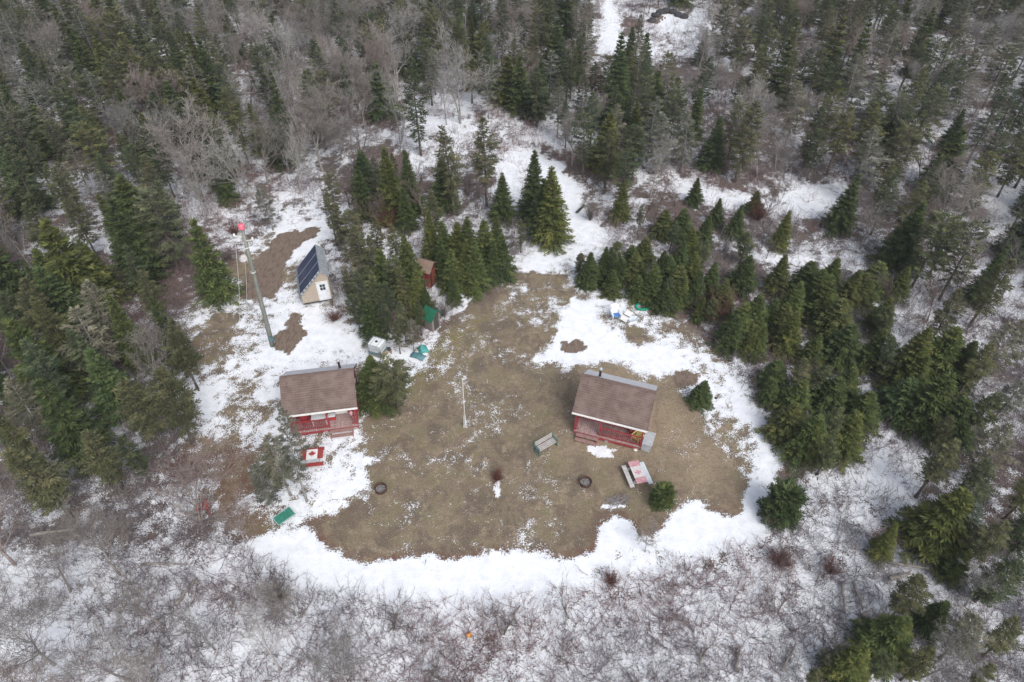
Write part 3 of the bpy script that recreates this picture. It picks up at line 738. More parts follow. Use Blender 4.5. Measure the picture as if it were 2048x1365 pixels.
# spruces of the thicket east of the clearing (tip pixel, height)
for a in [(1481,501,4.6,O_),(1420,481,4.6,G_),(1485,460,5.4,D_),(1570,494,4.6,D_),(1519,578,5.2,G_),(1545,590,4.6,O_),(1591,612,5,O_),(1632,544,5.6,G_),
          (1661,549,5.2,O_),(1584,551,4.8,G_),(1615,513,5,D_),(1656,513,5,G_),(1704,537,5.4,O_),(1755,509,4.8,G_),(1806,516,5.2,D_),(1734,546,5.2,G_),
          (1488,598,5,G_),(1567,611,5,D_),(1680,595,5.4,G_),(1492,655,3.8,O_),(1572,643,5.2,D_),(1628,660,4.8,G_),(1652,641,5,O_),(1694,641,4.8,D_),
          (1752,643,5.2,G_),(1762,594,5.0,O_),(1796,667,6.4,D_),(1861,655,7.6,O_),(1909,659,7,O_),(1557,708,4.4,D_),(1610,716,4.8,O_),(1637,732,4.8,D_),
          (1693,722,5.2,G_),(1674,749,4.6,D_),(1724,790,4.6,G_),(1582,793,4.4,D_),(1639,821,5.2,G_),(1673,810,5.2,D_),(1706,821,5.0,O_),(1633,853,5.2,O_),
          (1669,870,4.4,G_),(1888,745,6.5,G_),(1943,684,7,O_),(1846,705,5.5,G_),(1530,640,4.4,G_),(1460,620,4.0,D_),(1540,745,4.0,D_),(1600,760,4.4,G_),(1615,860,4.2,D_),
          (1830,760,5.6,D_),(1920,790,5.5,D_),(1780,610,4.6,G_),(1360,520,4.6,G_),(1330,500,4.4,D_),(1390,505,4.8,O_),(1300,515,4.2,G_),(1265,500,4.4,D_),(1225,478,4.8,G_),
          (1180,486,4.2,D_),(1200,505,3.6,G_),(1240,520,3.8,D_),(1345,545,3.6,D_),(1280,540,3.6,G_),(1320,470,5,G_),(1385,350,4,D_),(1440,390,3.6,D_),(1505,382,3.2,D_),(1400,470,4.6,G_),
          (1160,500,3.6,D_),(1188,520,3.4,G_),(1212,532,3.6,B_),(1250,535,3.8,D_),(1298,540,3.6,G_),(1330,552,3.8,D_),(1368,556,4,G_),(1395,545,4.4,O_),(1310,500,4.4,D_),(1352,482,4.4,G_),
          (1375,452,4.4,O_),(1412,432,4.4,D_),(1340,440,4.2,D_),(1290,472,4.2,O_),(1262,482,4,G_),(1228,502,4,D_),(1425,520,4.6,D_),(1386,530,4.2,B_),(1275,556,3.2,D_),(1238,558,3.2,G_),
          (1362,412,4.2,D_),(1330,420,4,G_),(1196,480,4,D_),(1270,520,4,D_),(1350,520,4.2,D_),(1440,560,4.2,D_),(1420,580,3.8,G_),(1400,590,3.2,D_),(1320,580,3.2,D_),(1172,528,2.8,D_)]:
    f = TR.uniform(0.62, 0.88)
    if TR.random() < 0.04: continue
    tip('spruce' if TR.random() < 0.88 else 'fir', a[0] + 9 + TR.uniform(-9, 9), a[1] + 4 + TR.uniform(-6, 12), a[2] * f, a[3] if TR.random() < .6 else TR.choice([D_, G_, B_, N_]), wide=TR.uniform(0.95, 1.25) / f ** 0.75, lean=(TR.gauss(0, .03), TR.gauss(0, .03)))
# spruces and firs between the solar shed and the trail
for a in [(711,450,7,N_,'fir'),(784,452,6.5,O_,'fir'),(811,467,6,G_,'spruce'),(828,538,5,O_,'spruce'),(855,420,5.5,O_,'spruce'),(887,442,5.2,G_,'spruce'),(911,447,5,O_,'spruce'),
          (930,436,5.6,G_,'spruce'),(801,540,5,O_,'fir'),(740,530,5.6,G_,'fir'),(900,500,4.4,G_,'spruce'),(927,481,5,O_,'spruce'),(948,480,5.4,G_,'spruce'),(968,440,5.6,G_,'spruce'),
          (992,425,5.4,G_,'spruce'),(1004,470,4.6,D_,'spruce'),(1042,440,3.6,N_,'fir'),(1005,348,5.2,G_,'spruce'),(1069,302,7.2,D_,'spruce'),(1112,333,8,O_,'spruce'),(1090,360,6,D_,'spruce'),
          (862,380,5.5,N_,'fir'),(770,292,8,O_,'spruce'),(812,300,7,D_,'spruce'),(760,590,4.6,D_,'fir'),(800,600,4.4,G_,'fir'),(790,640,3.6,N_,'fir'),(835,600,3.8,G_,'fir'),(850,575,3.6,D_,'spruce'),
          (715,540,5.4,D_,'fir'),(735,600,4,D_,'spruce'),(880,475,4.6,D_,'spruce'),(985,480,4.4,D_,'spruce'),(945,520,3.6,G_,'spruce'),(905,545,3.4,D_,'spruce'),(880,318,5.6,D_,'spruce'),
          (895,250,9.5,N_,'fir'),(968,234,9.5,N_,'fir'),(690,480,6,N_,'lichen'),(650,380,6,N_,'fir'),(820,640,3.4,N_,'lichen'),(672,408,5.5,N_,'fir'),(702,424,6,N_,'pine'),(735,470,5,N_,'fir'),(757,500,5,G_,'spruce'),(692,540,4.4,N_,'fir'),(772,560,4.6,D_,'fir'),
          (655,345,5.5,N_,'pine'),(520,370,5,'grey green','lichen'),(705,590,4,D_,'pine'),(790,520,5,G_,'pine'),(745,430,5.5,N_,'fir')]:
    tip(a[4], *a[:4], wide=0.95 if a[4] == 'spruce' else 0.9)
tip('spruce', 736, 718, 4.4, G_, 1.4, proto=0, label="dense green spruce touching the right wall end of the cabin near the utility pole")
tip('pine', 780, 726, 4.6, N_, 1.5, proto=1, label="wide brownish olive pine beside the dense spruce near the water tank")
tip('lichen', 512, 935, 4.2, 'grey green', 1.0, proto=2, label="short lichen grey tree above the low green board")
tip('lichen', 532, 868, 6.4, N_, 0.85, proto=0, label="half-bare olive grey tree left of the flag painted table")
tip('lichen', 546, 822, 9.0, 'grey green', 0.55, proto=1, label="tall lichen grey tree leaning over the flag painted table")
e = tip('bush', 1329, 980, 1.55, G_, 0.9, proto=1, label="small round dark spruce beside the picnic table")
e = tip('spruce', 1410, 764, 2.3, D_, 1.3, proto=5, label="small lone dark spruce on the lawn beyond the grey storage box")
tip('bush', 1579, 984, 2.7, B_, 0.8, proto=0, label="big round bluish spruce at the right edge of the snowy clearing")
# bottom right corner
for a in [(1936,987,6.8,O_,'spruce',1.15),(1803,1048,4.6,O_,'spruce',0.75),(1945,1100,4,G_,'spruce',1.0),(1851,1158,6,N_,'fir',1.0),(1812,1236,5,G_,'spruce',1.2),(1734,1300,5,O_,'spruce',1.2),
          (1785,1302,4.4,G_,'fir',1),(1866,1300,5,O_,'fir',1.0),(1963,1240,6,N_,'lichen',1.0),(1895,1206,4,D_,'spruce',0.9),(1915,880,7.5,N_,'fir',1.1),(1985,930,7,D_,'fir',1.0),
          (2010,1040,6.5,N_,'fir',1.0),(1972,1010,6,B_,'lichen',.9),(2035,1120,6,D_,'fir',1.1),(2030,850,7,N_,'lichen',1.0),(1640,1340,3,N_,'fir',1.0),(1990,1330,4,O_,'fir',1.0),(2040,1250,5,N_,'fir',1),
          (1923,580,7.5,N_,'fir',.9),(2028,512,9,N_,'fir',1),(1998,780,6.5,G_,'fir',1.0),(1912,835,5,N_,'fir',1),(2040,640,8,N_,'lichen',1),(1985,690,7,O_,'fir',1),(1690,1290,3.6,N_,'lichen',.9)]:
    tip(a[4], a[0], a[1], a[2] * 0.8, a[3], wide=a[5] * 1.05)
# marked trees far off
for a in [(540,140,9,D_,'spruce',0.62),(395,70,9,D_,'spruce',0.8),(1690,34,9,N_,'spruce',0.75),(1744,41,9,D_,'spruce',0.8),(1247,64,11,B_,'spruce',0.95),(822,112,11,D_,'fir',.8),
          (300,20,11,G_,'fir',1.1),(240,60,10,O_,'fir',1.1),(1512,200,9,N_,'fir',1),(1580,80,8,D_,'spruce',.7),(90,440,9,O_,'spruce',.9),(210,390,9,D_,'spruce',.85),(380,440,8,G_,'spruce',.7),
          (210,590,7,G_,'spruce',.9),(300,590,7,D_,'spruce',.7),(70,590,8,O_,'fir',1),(330,640,7,N_,'fir',.9),(250,760,7,N_,'fir',1.2),(310,740,7.5,N_,'fir',1.2),(80,760,7.5,D_,'spruce',.8),(165,860,6,N_,'fir',1.0),
          (30,900,7,N_,'fir',1.2),(170,560,7,N_,'lichen',1.1),(140,610,7,N_,'lichen',1.2),(20,640,8,G_,'spruce',.9),(240,870,5,D_,'fir',1),(10,760,7,N_,'lichen',1)]:
    tip(a[4], *a[:4], wide=a[5])
# marked leafless trees: base pixel, top pixel -> height
def base_tree(kind, bx, by, h, tint, wide=1.0, **kw):
    p = at(bx, by)
    return put_tree(kind, p.x, p.y, h, tint, wide, **kw)
base_tree('bare', 923, 246, 12.5, 'pale grey', 1.0, proto=2, label="big spreading pale leafless tree on the snowy trail bend")
base_tree('bare', 893, 250, 9.0, 'mid grey', 0.7, proto=4)
for a in [(646,344,10.5,'brownish grey',1.1,0),(407,404,10.5,'brownish grey',1.1,5),(147,180,10,'brownish grey',1.1,0),(338,262,9.5,'reddish grey',1.1,5),(598,388,9,'pale grey',.7,3),(410,440,7,'pale grey',1,5),
          (451,95,11,'pale grey',1,4),(576,182,11,'pale grey',.9,1),(800,290,9,'pale grey',.8,3),(1300,400,8,'pale grey',.7,4),
          (140,1185,6.0,'brownish grey',1,1),(240,1150,6.5,'brownish grey',1,0),(330,1250,6.5,'brownish grey',1,1),(560,1340,6.5,'pale grey',.9,4),(110,1330,7,'mid grey',1.0,0),(260,1360,7,'mid grey',1.0,1),
          (400,1052,7,'reddish grey',1.25,2),(492,1087,4,'reddish grey',1,5),(1930,1215,5,'mid grey',1,1),(1290,1105,2.6,'brownish grey',1,5),(590,1230,4,'brownish grey',1.0,5),(430,1300,5,'mid grey',1,4),
          (1830,1360,6,'mid grey',1,1),(30,1130,7,'reddish grey',1.2,0),(700,1380,5,'mid grey',1,5)]:
    base_tree('bare', *a[:3], a[3], a[4], proto=a[5])

# the rest of the wood, grown at random where the photo shows it
def inside(px, py, poly):
    r = False; n = len(poly)
    for i in range(n):
        ax, ay = poly[i]; bx, by = poly[(i + 1) % n]
        if (ay > py) != (by > py) and px < (bx - ax) * (py - ay) / (by - ay) + ax: r = not r
    return r
CLEAR = [YARD,
         [(1000,560),(1060,480),(1010,380),(990,330),(860,330),(830,300),(820,180),(850,180),(870,240),(1030,240),(1080,300),(1200,400),(1250,480),(1160,560)],
         [(1185,125),(1250,125),(1240,0),(1198,0)], [(1310,20),(1400,20),(1420,95),(1330,105)],
         [(560,445),(670,430),(680,600),(560,620),(460,560),(500,470)], [(1340,345),(1560,392),(1570,425),(1350,405)], [(1560,385),(1710,355),(1700,405),(1570,440)],
         [(480,1050),(1560,1050),(1560,900),(1740,900),(1740,1200),(1600,1365),(480,1365)]]
ZONES = [  # polygon of tree feet, spacing m, share of each kind
    ([(-160,10),(480,40),(500,260),(460,430),(350,560),(365,880),(130,985),(-160,960)], 2.7, dict(spruce=.31, fir=.32, pine=.10, lichen=.12, bare=.15), (5.2, 8.4)),
    ([(250,-25),(1000,-25),(960,120),(810,170),(720,330),(640,370),(450,430),(470,200)], 2.8, dict(bare=.46, fir=.21, pine=.09, spruce=.14, sapling=.10), (6.2, 9.4)),
    ([(700,20),(1190,20),(1200,130),(1330,120),(1340,340),(1240,420),(1090,290),(870,225),(820,170)], 2.6, dict(fir=.38, pine=.26, spruce=.14, bare=.15, lichen=.07), (5.8, 8.6)),
    ([(1250,-25),(2220,-25),(2220,700),(1900,640),(1660,480),(1560,400),(1330,345),(1330,120)], 2.9, dict(fir=.29, pine=.22, spruce=.10, bare=.28, sapling=.05, lichen=.06), (5.6, 8.4)),
    ([(1900,640),(2220,640),(2220,1480),(1880,1480),(1920,1100),(1940,900)], 3.0, dict(fir=.22, pine=.2, lichen=.2, bare=.2, sapling=.18), (4.2, 5.8)),
    ([(690,360),(1000,390),(1010,430),(870,440),(690,520),(660,470)], 2.2, dict(sapling=.6, fir=.25, spruce=.15), (3.5, 6)),
    ([(1180,440),(1400,400),(1640,470),(1500,560),(1400,470),(1200,500)], 2.4, dict(sapling=.5, spruce=.3, fir=.2), (3, 5)),
    ([(-160,960),(300,980),(400,1060),(420,1480),(-160,1480)], 3.6, dict(bare=.8, sapling=.2), (4.5, 6.5)),
    ([(440,1210),(1650,1210),(1700,1480),(440,1480)], 4.4, dict(sapling=1.0), (1.8, 3.2)),
    ([(1640,900),(1880,900),(1780,1200),(1640,1300),(1560,1120)], 3.4, dict(sapling=1.0), (1.8, 3.2)),
    ([(1700,560),(1960,560),(1900,700),(1760,640)], 2.8, dict(sapling=.8, fir=.2), (3, 6)),
]
# openings the photo looks into: no tree grown at random may stand across them
OPENINGS = [[(1192,5),(1242,5),(1246,108),(1190,108)], [(1292,20),(1410,20),(1400,90),(1305,95)], [(815,185),(850,185),(890,245),(840,330)], [(1010,250),(1060,300),(1130,430),(1040,440),(1000,350)],
            [(1370,368),(1560,400),(1560,414),(1380,398)], [(1575,398),(1695,368),(1685,395),(1600,425)], [(500,485),(600,450),(638,440),(662,500),(668,615),(500,610)], [(1970,400),(2048,360),(2048,410),(1985,430)],
            [(1640,930),(1900,900),(1800,1000),(1700,1100)]]
CT = {'spruce': [D_, G_, D_, O_, B_], 'fir': [N_, D_, O_, D_, G_, B_, N_], 'lichen': [N_, 'grey green', 'grey green'], 'pine': [N_, O_, 'grey green', D_, G_],
      'bare': ['pale grey', 'brownish grey', 'mid grey', 'brownish grey', 'reddish grey'], 'sapling': ['brownish grey', 'reddish grey', 'mid grey']}
def fill():
    rng = random.Random(77)
    pts = [(t[4], t[5]) for t in TREES]
    cell = {}
    def key(x, y): return (int(x // 4), int(y // 4))
    for p in pts: cell.setdefault(key(*p), []).append(p)
    for zi, (poly, spc, kinds, (h0, h1)) in enumerate(ZONES):
        names = list(kinds); wts = [kinds[k] for k in names]
        P = [at(max(-300, q[0]), max(-40, q[1])) for q in poly]
        x0, x1 = min(p.x for p in P), max(p.x for p in P); y0, y1 = min(p.y for p in P), max(p.y for p in P)
        y1 = min(y1, 136)
        for _ in range(int((x1 - x0) * (y1 - y0) / (spc * spc) * 9)):
            x = rng.uniform(x0, x1); y = rng.uniform(y0, y1)
            px, py = project(x, y); px = float(px); py = float(py)
            if not inside(px, py, poly): continue
            if zi not in (8, 9) and any(inside(px, py, c) for c in CLEAR): continue
            if zi in (8, 9) and inside(px, py, YARD): continue
            s = spc * rng.uniform(0.75, 1.25)
            kx, ky = key(x, y)
            if any((x - a) ** 2 + (y - b) ** 2 < s * s for i in (-1, 0, 1) for j in (-1, 0, 1) for a, b in cell.get((kx + i, ky + j), ())): continue
            k = rng.choices(names, wts)[0]
            h = rng.uniform(h0, h1)
            if k == 'sapling': h *= 0.62 if zi < 5 else 1.0
            if k == 'spruce' and zi < 4: h *= 0.85
            # a tree seen only as a tip outside the picture adds nothing
            tx, ty = project(x, y, h)
            if float(ty) < -60 and py < -5: continue
            hw_ = (0.16 * h if k != 'sapling' else 0.05) * 14
            blocked = False
            for f_ in (0.25, 0.5, 0.75, 0.97):
                qx, qy = project(x, y, h * f_); wq = hw_ * (1.15 - f_)
                if any(inside(float(qx) + d_, float(qy), o_) for o_ in OPENINGS for d_ in (-wq, 0, wq)): blocked = True
            if blocked: continue
            cell.setdefault((kx, ky), []).append((x, y))
            put_tree(k, x, y, h, rng.choice(CT[k]), rng.uniform(0.85, 1.2))
fill()
for k, P in PROTO.items():
    for cr, tr, _ in P:
        for o in (cr, tr):
            if o.parent is None: bpy.data.objects.remove(o)
# ------------------------------------------------------------------ undergrowth: leafless brush and fallen twigs nobody could count
def brush():
    rng = np.random.RandomState(8)
    temps = []
    for t in range(9):
        P0 = []; P1 = []; R0 = []; R1 = []
        lying = t >= 6
        for s in range(rng.randint(4, 8) if not lying else rng.randint(5, 9)):
            p = np.array([rng.normal(0, 0.22), rng.normal(0, 0.22), 0.0])
            if lying:
                a = rng.uniform(0, 6.28); d = np.array([math.cos(a), math.sin(a), rng.uniform(0.0, 0.25)]); p[:2] += rng.normal(0, 0.3, 2); p[2] = 0.03
            else:
                d = np.array([rng.normal(0, 0.42), rng.normal(0, 0.42), 1.0])
            ln = rng.uniform(0.4, 1.05)
            r = rng.uniform(0.009, 0.017)
            for q in range(3):
                d = nrm(d + rng.normal(0, 0.2, 3)); e = p + d * ln / 3
                P0.append(p); P1.append(e); R0.append(r * (1 - q * 0.25)); R1.append(r * (1 - (q + 1) * 0.25))
                if q > 0 or lying:
                    for _ in range(rng.randint(1, 3)):
                        w = nrm(d + rng.normal(0, 0.55, 3)) * ln * rng.uniform(0.2, 0.45)
                        P0.append(e); P1.append(e + w); R0.append(r * 0.55); R1.append(r * 0.3)
                p = e
        V, F = segs_np(P0, P1, R0, R1, 3)
        temps.append((V, F))
    VV = []; FF = []; TT = []; off = 0
    # where brush grows: everywhere but the open ground
    N = 60000
    u = rng.rand(N, 2)
    # spread evenly over the visible ground, thicker close to the camera
    yy = 10 + 118 * u[:, 1] ** 1.3
    half = 26 + yy * 0.60
    xx = (u[:, 0] * 2 - 1) * half
    px, py = project(xx, yy)
    keep = np.ones(N, bool)
    sdY = sdist(px, py, YARD)
    keep &= sdY < rng.uniform(-6, 14, N)
    sn = paint(px, py, SNOW_PAINT, np.full(N, 0.5))
    ea = paint(px, py, EARTH_PAINT, np.zeros(N))
    keep &= ~((sn > 0.78) & (rng.rand(N) < 0.93)) & (ea < 0.2)
    keep &= ~((yy < 33) & (rng.rand(N) < 0.18))
    patch = fbm(xx, yy, 71, 0.16)
    keep &= patch + rng.normal(0, 0.10, N) > np.where(yy < 32, 0.31, 0.41)
    idx = np.nonzero(keep)[0]
    tone2 = fbm(xx, yy, 91, 0.10)
    for i in idx:
        V, F = temps[rng.randint(9)]
        a = rng.uniform(0, 6.28); c, s = math.cos(a), math.sin(a)
        k = rng.uniform(0.6, 1.35) * (1.0 if yy[i] > 28 else 0.9)
        R = np.array([[c, -s, 0], [s, c, 0], [0, 0, 1]]) * k
        VV.append(V @ R.T + np.array([xx[i], yy[i], 0.0])); FF.append(F + off); off += len(V)
        TT.append(np.full(len(F), np.clip((tone2[i] - 0.5) * 2.2 + 0.5 + rng.normal(0, 0.16), 0, 1)))
    m, n, b = new_mat("brush_stems"); g = NG(n)
    r = g.node("ShaderNodeValToRGB"); g.link(g.attr("tone"), r.inputs[0])
    e = r.color_ramp.elements
    e[0].position = 0.1; e[0].color = (0.30, 0.27, 0.275, 1)
    e[1].position = 0.9; e[1].color = (0.27, 0.185, 0.18, 1)
    k = e.new(0.5); k.color = (0.165, 0.133, 0.14, 1)
    g.link(r.outputs[0], b.inputs['Base Color']); b.inputs['Roughness'].default_value = 0.9; b.inputs['Specular IOR Level'].default_value = 0.15
    o = mesh_np("undergrowth", np.concatenate(VV), np.concatenate(FF), m, attrs={"tone": ('FACE', np.concatenate(TT))})
    tag(o, "grey and reddish leafless brush and fallen twigs covering the snowy forest floor", "undergrowth", kind='stuff')
brush()

# ------------------------------------------------------------------ shrubs one can tell apart
def shrub_mesh(seed, n, h, sp, mat):
    rng = np.random.RandomState(seed)
    P0 = []; P1 = []; R0 = []; R1 = []
    for s in range(n):
        p = np.array([rng.normal(0, 0.10 * sp), rng.normal(0, 0.10 * sp), -0.02])
        d = np.array([rng.normal(0, 0.45) * sp, rng.normal(0, 0.45) * sp, 1.0]); ln = h * rng.uniform(0.6, 1.1); r = 0.013
        for q in range(4):
            d = nrm(d + rng.normal(0, 0.16, 3)); e = p + d * ln / 4
            P0.append(p); P1.append(e); R0.append(r * (1 - q * 0.2)); R1.append(r * (0.8 - q * 0.2))
            for _ in range(3):
                w = nrm(d + rng.normal(0, 0.5, 3)) * ln * rng.uniform(0.15, 0.35)
                P0.append(e); P1.append(e + w); R0.append(0.007); R1.append(0.004)
            p = e
    return segs_np(P0, P1, R0, R1, 3)
def shrub(seed, px, py, n, h, sp, mat, label):
    V, F = shrub_mesh(seed, n, h, sp, mat)
    o = mesh_np("shrub", V, F, mat)
    p = at(px, py); o.location = (p.x, p.y, 0)
    tag(o, label, "shrub")
for q in [(1, 994, 960, 80, 0.85, 0.8, M['twigred'], "small round red-brown shrub alone on the lawn"),
          (2, 888, 632, 50, 1.7, 0.9, M['twig'], "dark leafless shrub beside the green roofed outhouse"),
          (3, 1560, 1125, 110, 1.0, 1.6, M['twigred'], "dark reddish shrub below the big round bluish spruce"),
          (4, 1222, 1165, 60, 0.8, 1.5, M['twigred'], "brownish red shrub in the snow below the picnic table"),
          (5, 1425, 640, 90, 2.6, 0.7, M['twigred'], "tall reddish thicket right of the green plastic hoop"),
          (6, 780, 455, 90, 2.6, 0.8, M['twigred'], "reddish brown thicket behind the firs near the solar shed"),
          (7, 470, 470, 60, 1.4, 1.0, M['twigred'], "dark brown twiggy shrub right behind the utility pole"),
          (8, 455, 520, 50, 1.0, 1.1, M['twig'], "low grey shrub left of the dirt track"),
          (9, 960, 350, 60, 2.4, 0.6, M['twig'], "grey leafless shrub left of the snowy trail"),
          (10, 1660, 1145, 50, 1.2, 1.0, M['twigred'], "red tinged shrub left of the small leaning spruce"),
          (11, 1750, 1095, 50, 1.3, 1.0, M['twigred'], "reddish twiggy shrub at the foot of the small leaning spruce"),
          (12, 1515, 440, 80, 2.2, 0.9, M['twigred'], "reddish thicket on the edge of the snowy strip"),
          (13, 560, 1200, 60, 1.2, 1.2, M['twig'], "grey brush clump at the lower left edge of the snow band"),
          (14, 670, 640, 60, 1.1, 1.3, M['twigred'], "brown low shrub in front of the solar shed door"),
          (15, 1085, 470, 26, 0.6, 1.0, M['twig'], "tiny shrub in the middle of the snowy trail mouth"),
          (16, 1180, 440, 60, 2.2, 0.6, M['twig'], "grey leafless shrub right of the dark plank"),
          (17, 380, 960, 90, 2.0, 1.2, M['twigred'], "wide reddish leafless shrub behind the red chair")]:
    shrub(*q)

# ------------------------------------------------------------------ fallen logs
def log(a, b, r, label, name="fallen_log", z=0.14, mat=None):
    p, q = at(*a), at(*b); rng = random.Random(int(a[0] * 7 + a[1]))
    L = (q - p).length
    o = empty(name, (p.x, p.y, z + r), math.atan2(q.y - p.y, q.x - p.x), label, "log")
    pts = [Vector((L * i / 5, rng.gauss(0, 0.03) * (0 < i < 5), rng.gauss(0, 0.02))) for i in range(6)]
    MB().tube(pts, [r * (1 - 0.5 * i / 5) for i in range(6)], 8).build("stem", mat or M['log'], o, smooth=True)
    m = MB()
    for i in range(5):
        s = rng.uniform(0.25, 0.95) * L; a_ = rng.uniform(0, 6.28)
        m.tube([(s, 0, 0), (s + rng.uniform(0.1, 0.35), math.cos(a_) * 0.3, abs(math.sin(a_)) * 0.3)], [r * 0.3, r * 0.08], 5)
    m.build("branch_stubs", mat or M['log'], o)
for a, b, r, l in [((1770,1128),(1935,1156),0.10,"long thin dead log lying right of the small leaning spruce"),
                   ((1776,1162),(1816,1152),0.15,"short thick pale log below the long thin dead log"),
                   ((1682,1168),(1686,1228),0.10,"dark log pointing away from the viewer in lower right brush"),
                   ((1704,1168),(1722,1222),0.10,"dark log slanting toward the forked stump in lower right brush"),
                   ((1728,1242),(1775,1230),0.09,"thin log lying beside the forked stump, sloping right"),
                   ((1680,1302),(1722,1250),0.08,"thin log running down left from the forked stump"),
                   ((65,1075),(155,1064),0.13,"pale grey log lying in the lower left brush"),
                   ((355,1212),(398,1160),0.11,"pale brown log standing out of the lower left brush"),
                   ((285,1132),(370,1132),0.08,"thin dark horizontal log below the red chair"),
                   ((290,565),(345,545),0.08,"pale stick in the slash heap left of the utility pole"),
                   ((315,532),(336,522),0.08,"short pale stick topmost in the slash heap left of the pole"),
                   ((268,588),(286,580),0.07,"short pale stick at the lower end of the slash heap"),
                   ((300,510),(355,498),0.06,"thin stick across the top of the slash heap"),
                   ((1398,1330),(1402,1300),0.07,"pale upright stick at the bottom edge, left one"),
                   ((1470,1345),(1478,1298),0.08,"pale stick at the bottom edge below the picnic table"),
                   ((1562,1345),(1590,1290),0.09,"snowy log at the bottom edge right of centre"),
                   ((1160,420),(1170,409),0.06,"short dark stick lying at the snowy trail mouth"),
                   ((372,1030),(402,1040),0.09,"thick grey limb lying beside the red chair"),
                   ((600,1240),(626,1205),0.05,"thin dark branch below the snow band, left part"),
                   ((1040,1215),(1000,1280),0.05,"thin grey branch in the brush below the snow band")]:
    log(a, b, r, l)
p = at(1724, 1235)
o = empty("tree_stump", (p.x, p.y, 0), 0.5, "small forked grey stump where the lower right logs meet", "stump")
MB().tube([(0, 0, -0.1), (0, 0, 0.25), (0.12, 0.05, 0.55)], [0.16, 0.12, 0.05], 8).tube([(0, 0, 0.2), (-0.15, 0.08, 0.5)], [0.09, 0.03], 7).build("stump_body", M['log'], o, smooth=True)
m = MB()
for i in range(6):
    a = i * 1.05
    m.tube([(0, 0, 0.08), (math.cos(a) * 0.45, math.sin(a) * 0.45, 0.0)], [0.07, 0.02], 6)
m.build("roots", M['log'], o)
# ------------------------------------------------------------------ cabins
def chair(name, loc, rz, mat, label, cat="chair", group=None, mat2=None, tilt=None, s=1.0):
    """slatted garden chair with a fan back"""
    o = empty(name, loc, rz, label, cat, group)
    if tilt: o.rotation_euler = (tilt[0], tilt[1], rz)
    o.scale = (s, s, s)
    m = MB()
    for i in range(5): m.bar((-0.26, -0.28 + i * 0.12, 0.40 - i * 0.025), (0.26, -0.28 + i * 0.12, 0.40 - i * 0.025), 0.10, 0.02)
    m.build("seat", mat2 or mat, o)
    m = MB()
    for i in range(5):
        x = -0.22 + i * 0.11
        top = 1.02 - abs(i - 2) * 0.05
        m.bar((x * 0.9, 0.20, 0.28), (x * 1.15, 0.50, top), 0.095, 0.02)
    m.bar((-0.26, 0.33, 0.60), (0.26, 0.33, 0.60), 0.03, 0.06)
    m.build("backrest", mat, o)
    for sx in (-1, 1):
        MB().box((sx * 0.33, 0.0, 0.57), (0.12, 0.72, 0.025)).build("armrest", mat, o)
        MB().box((sx * 0.30, -0.30, 0.28), (0.05, 0.09, 0.56)).build("leg", mat, o)
        MB().bar((sx * 0.29, -0.34, 0.36), (sx * 0.29, 0.55, 0.05), 0.04, 0.10).build("leg", mat, o)
    return o
PITCH_R = math.radians(37.5)
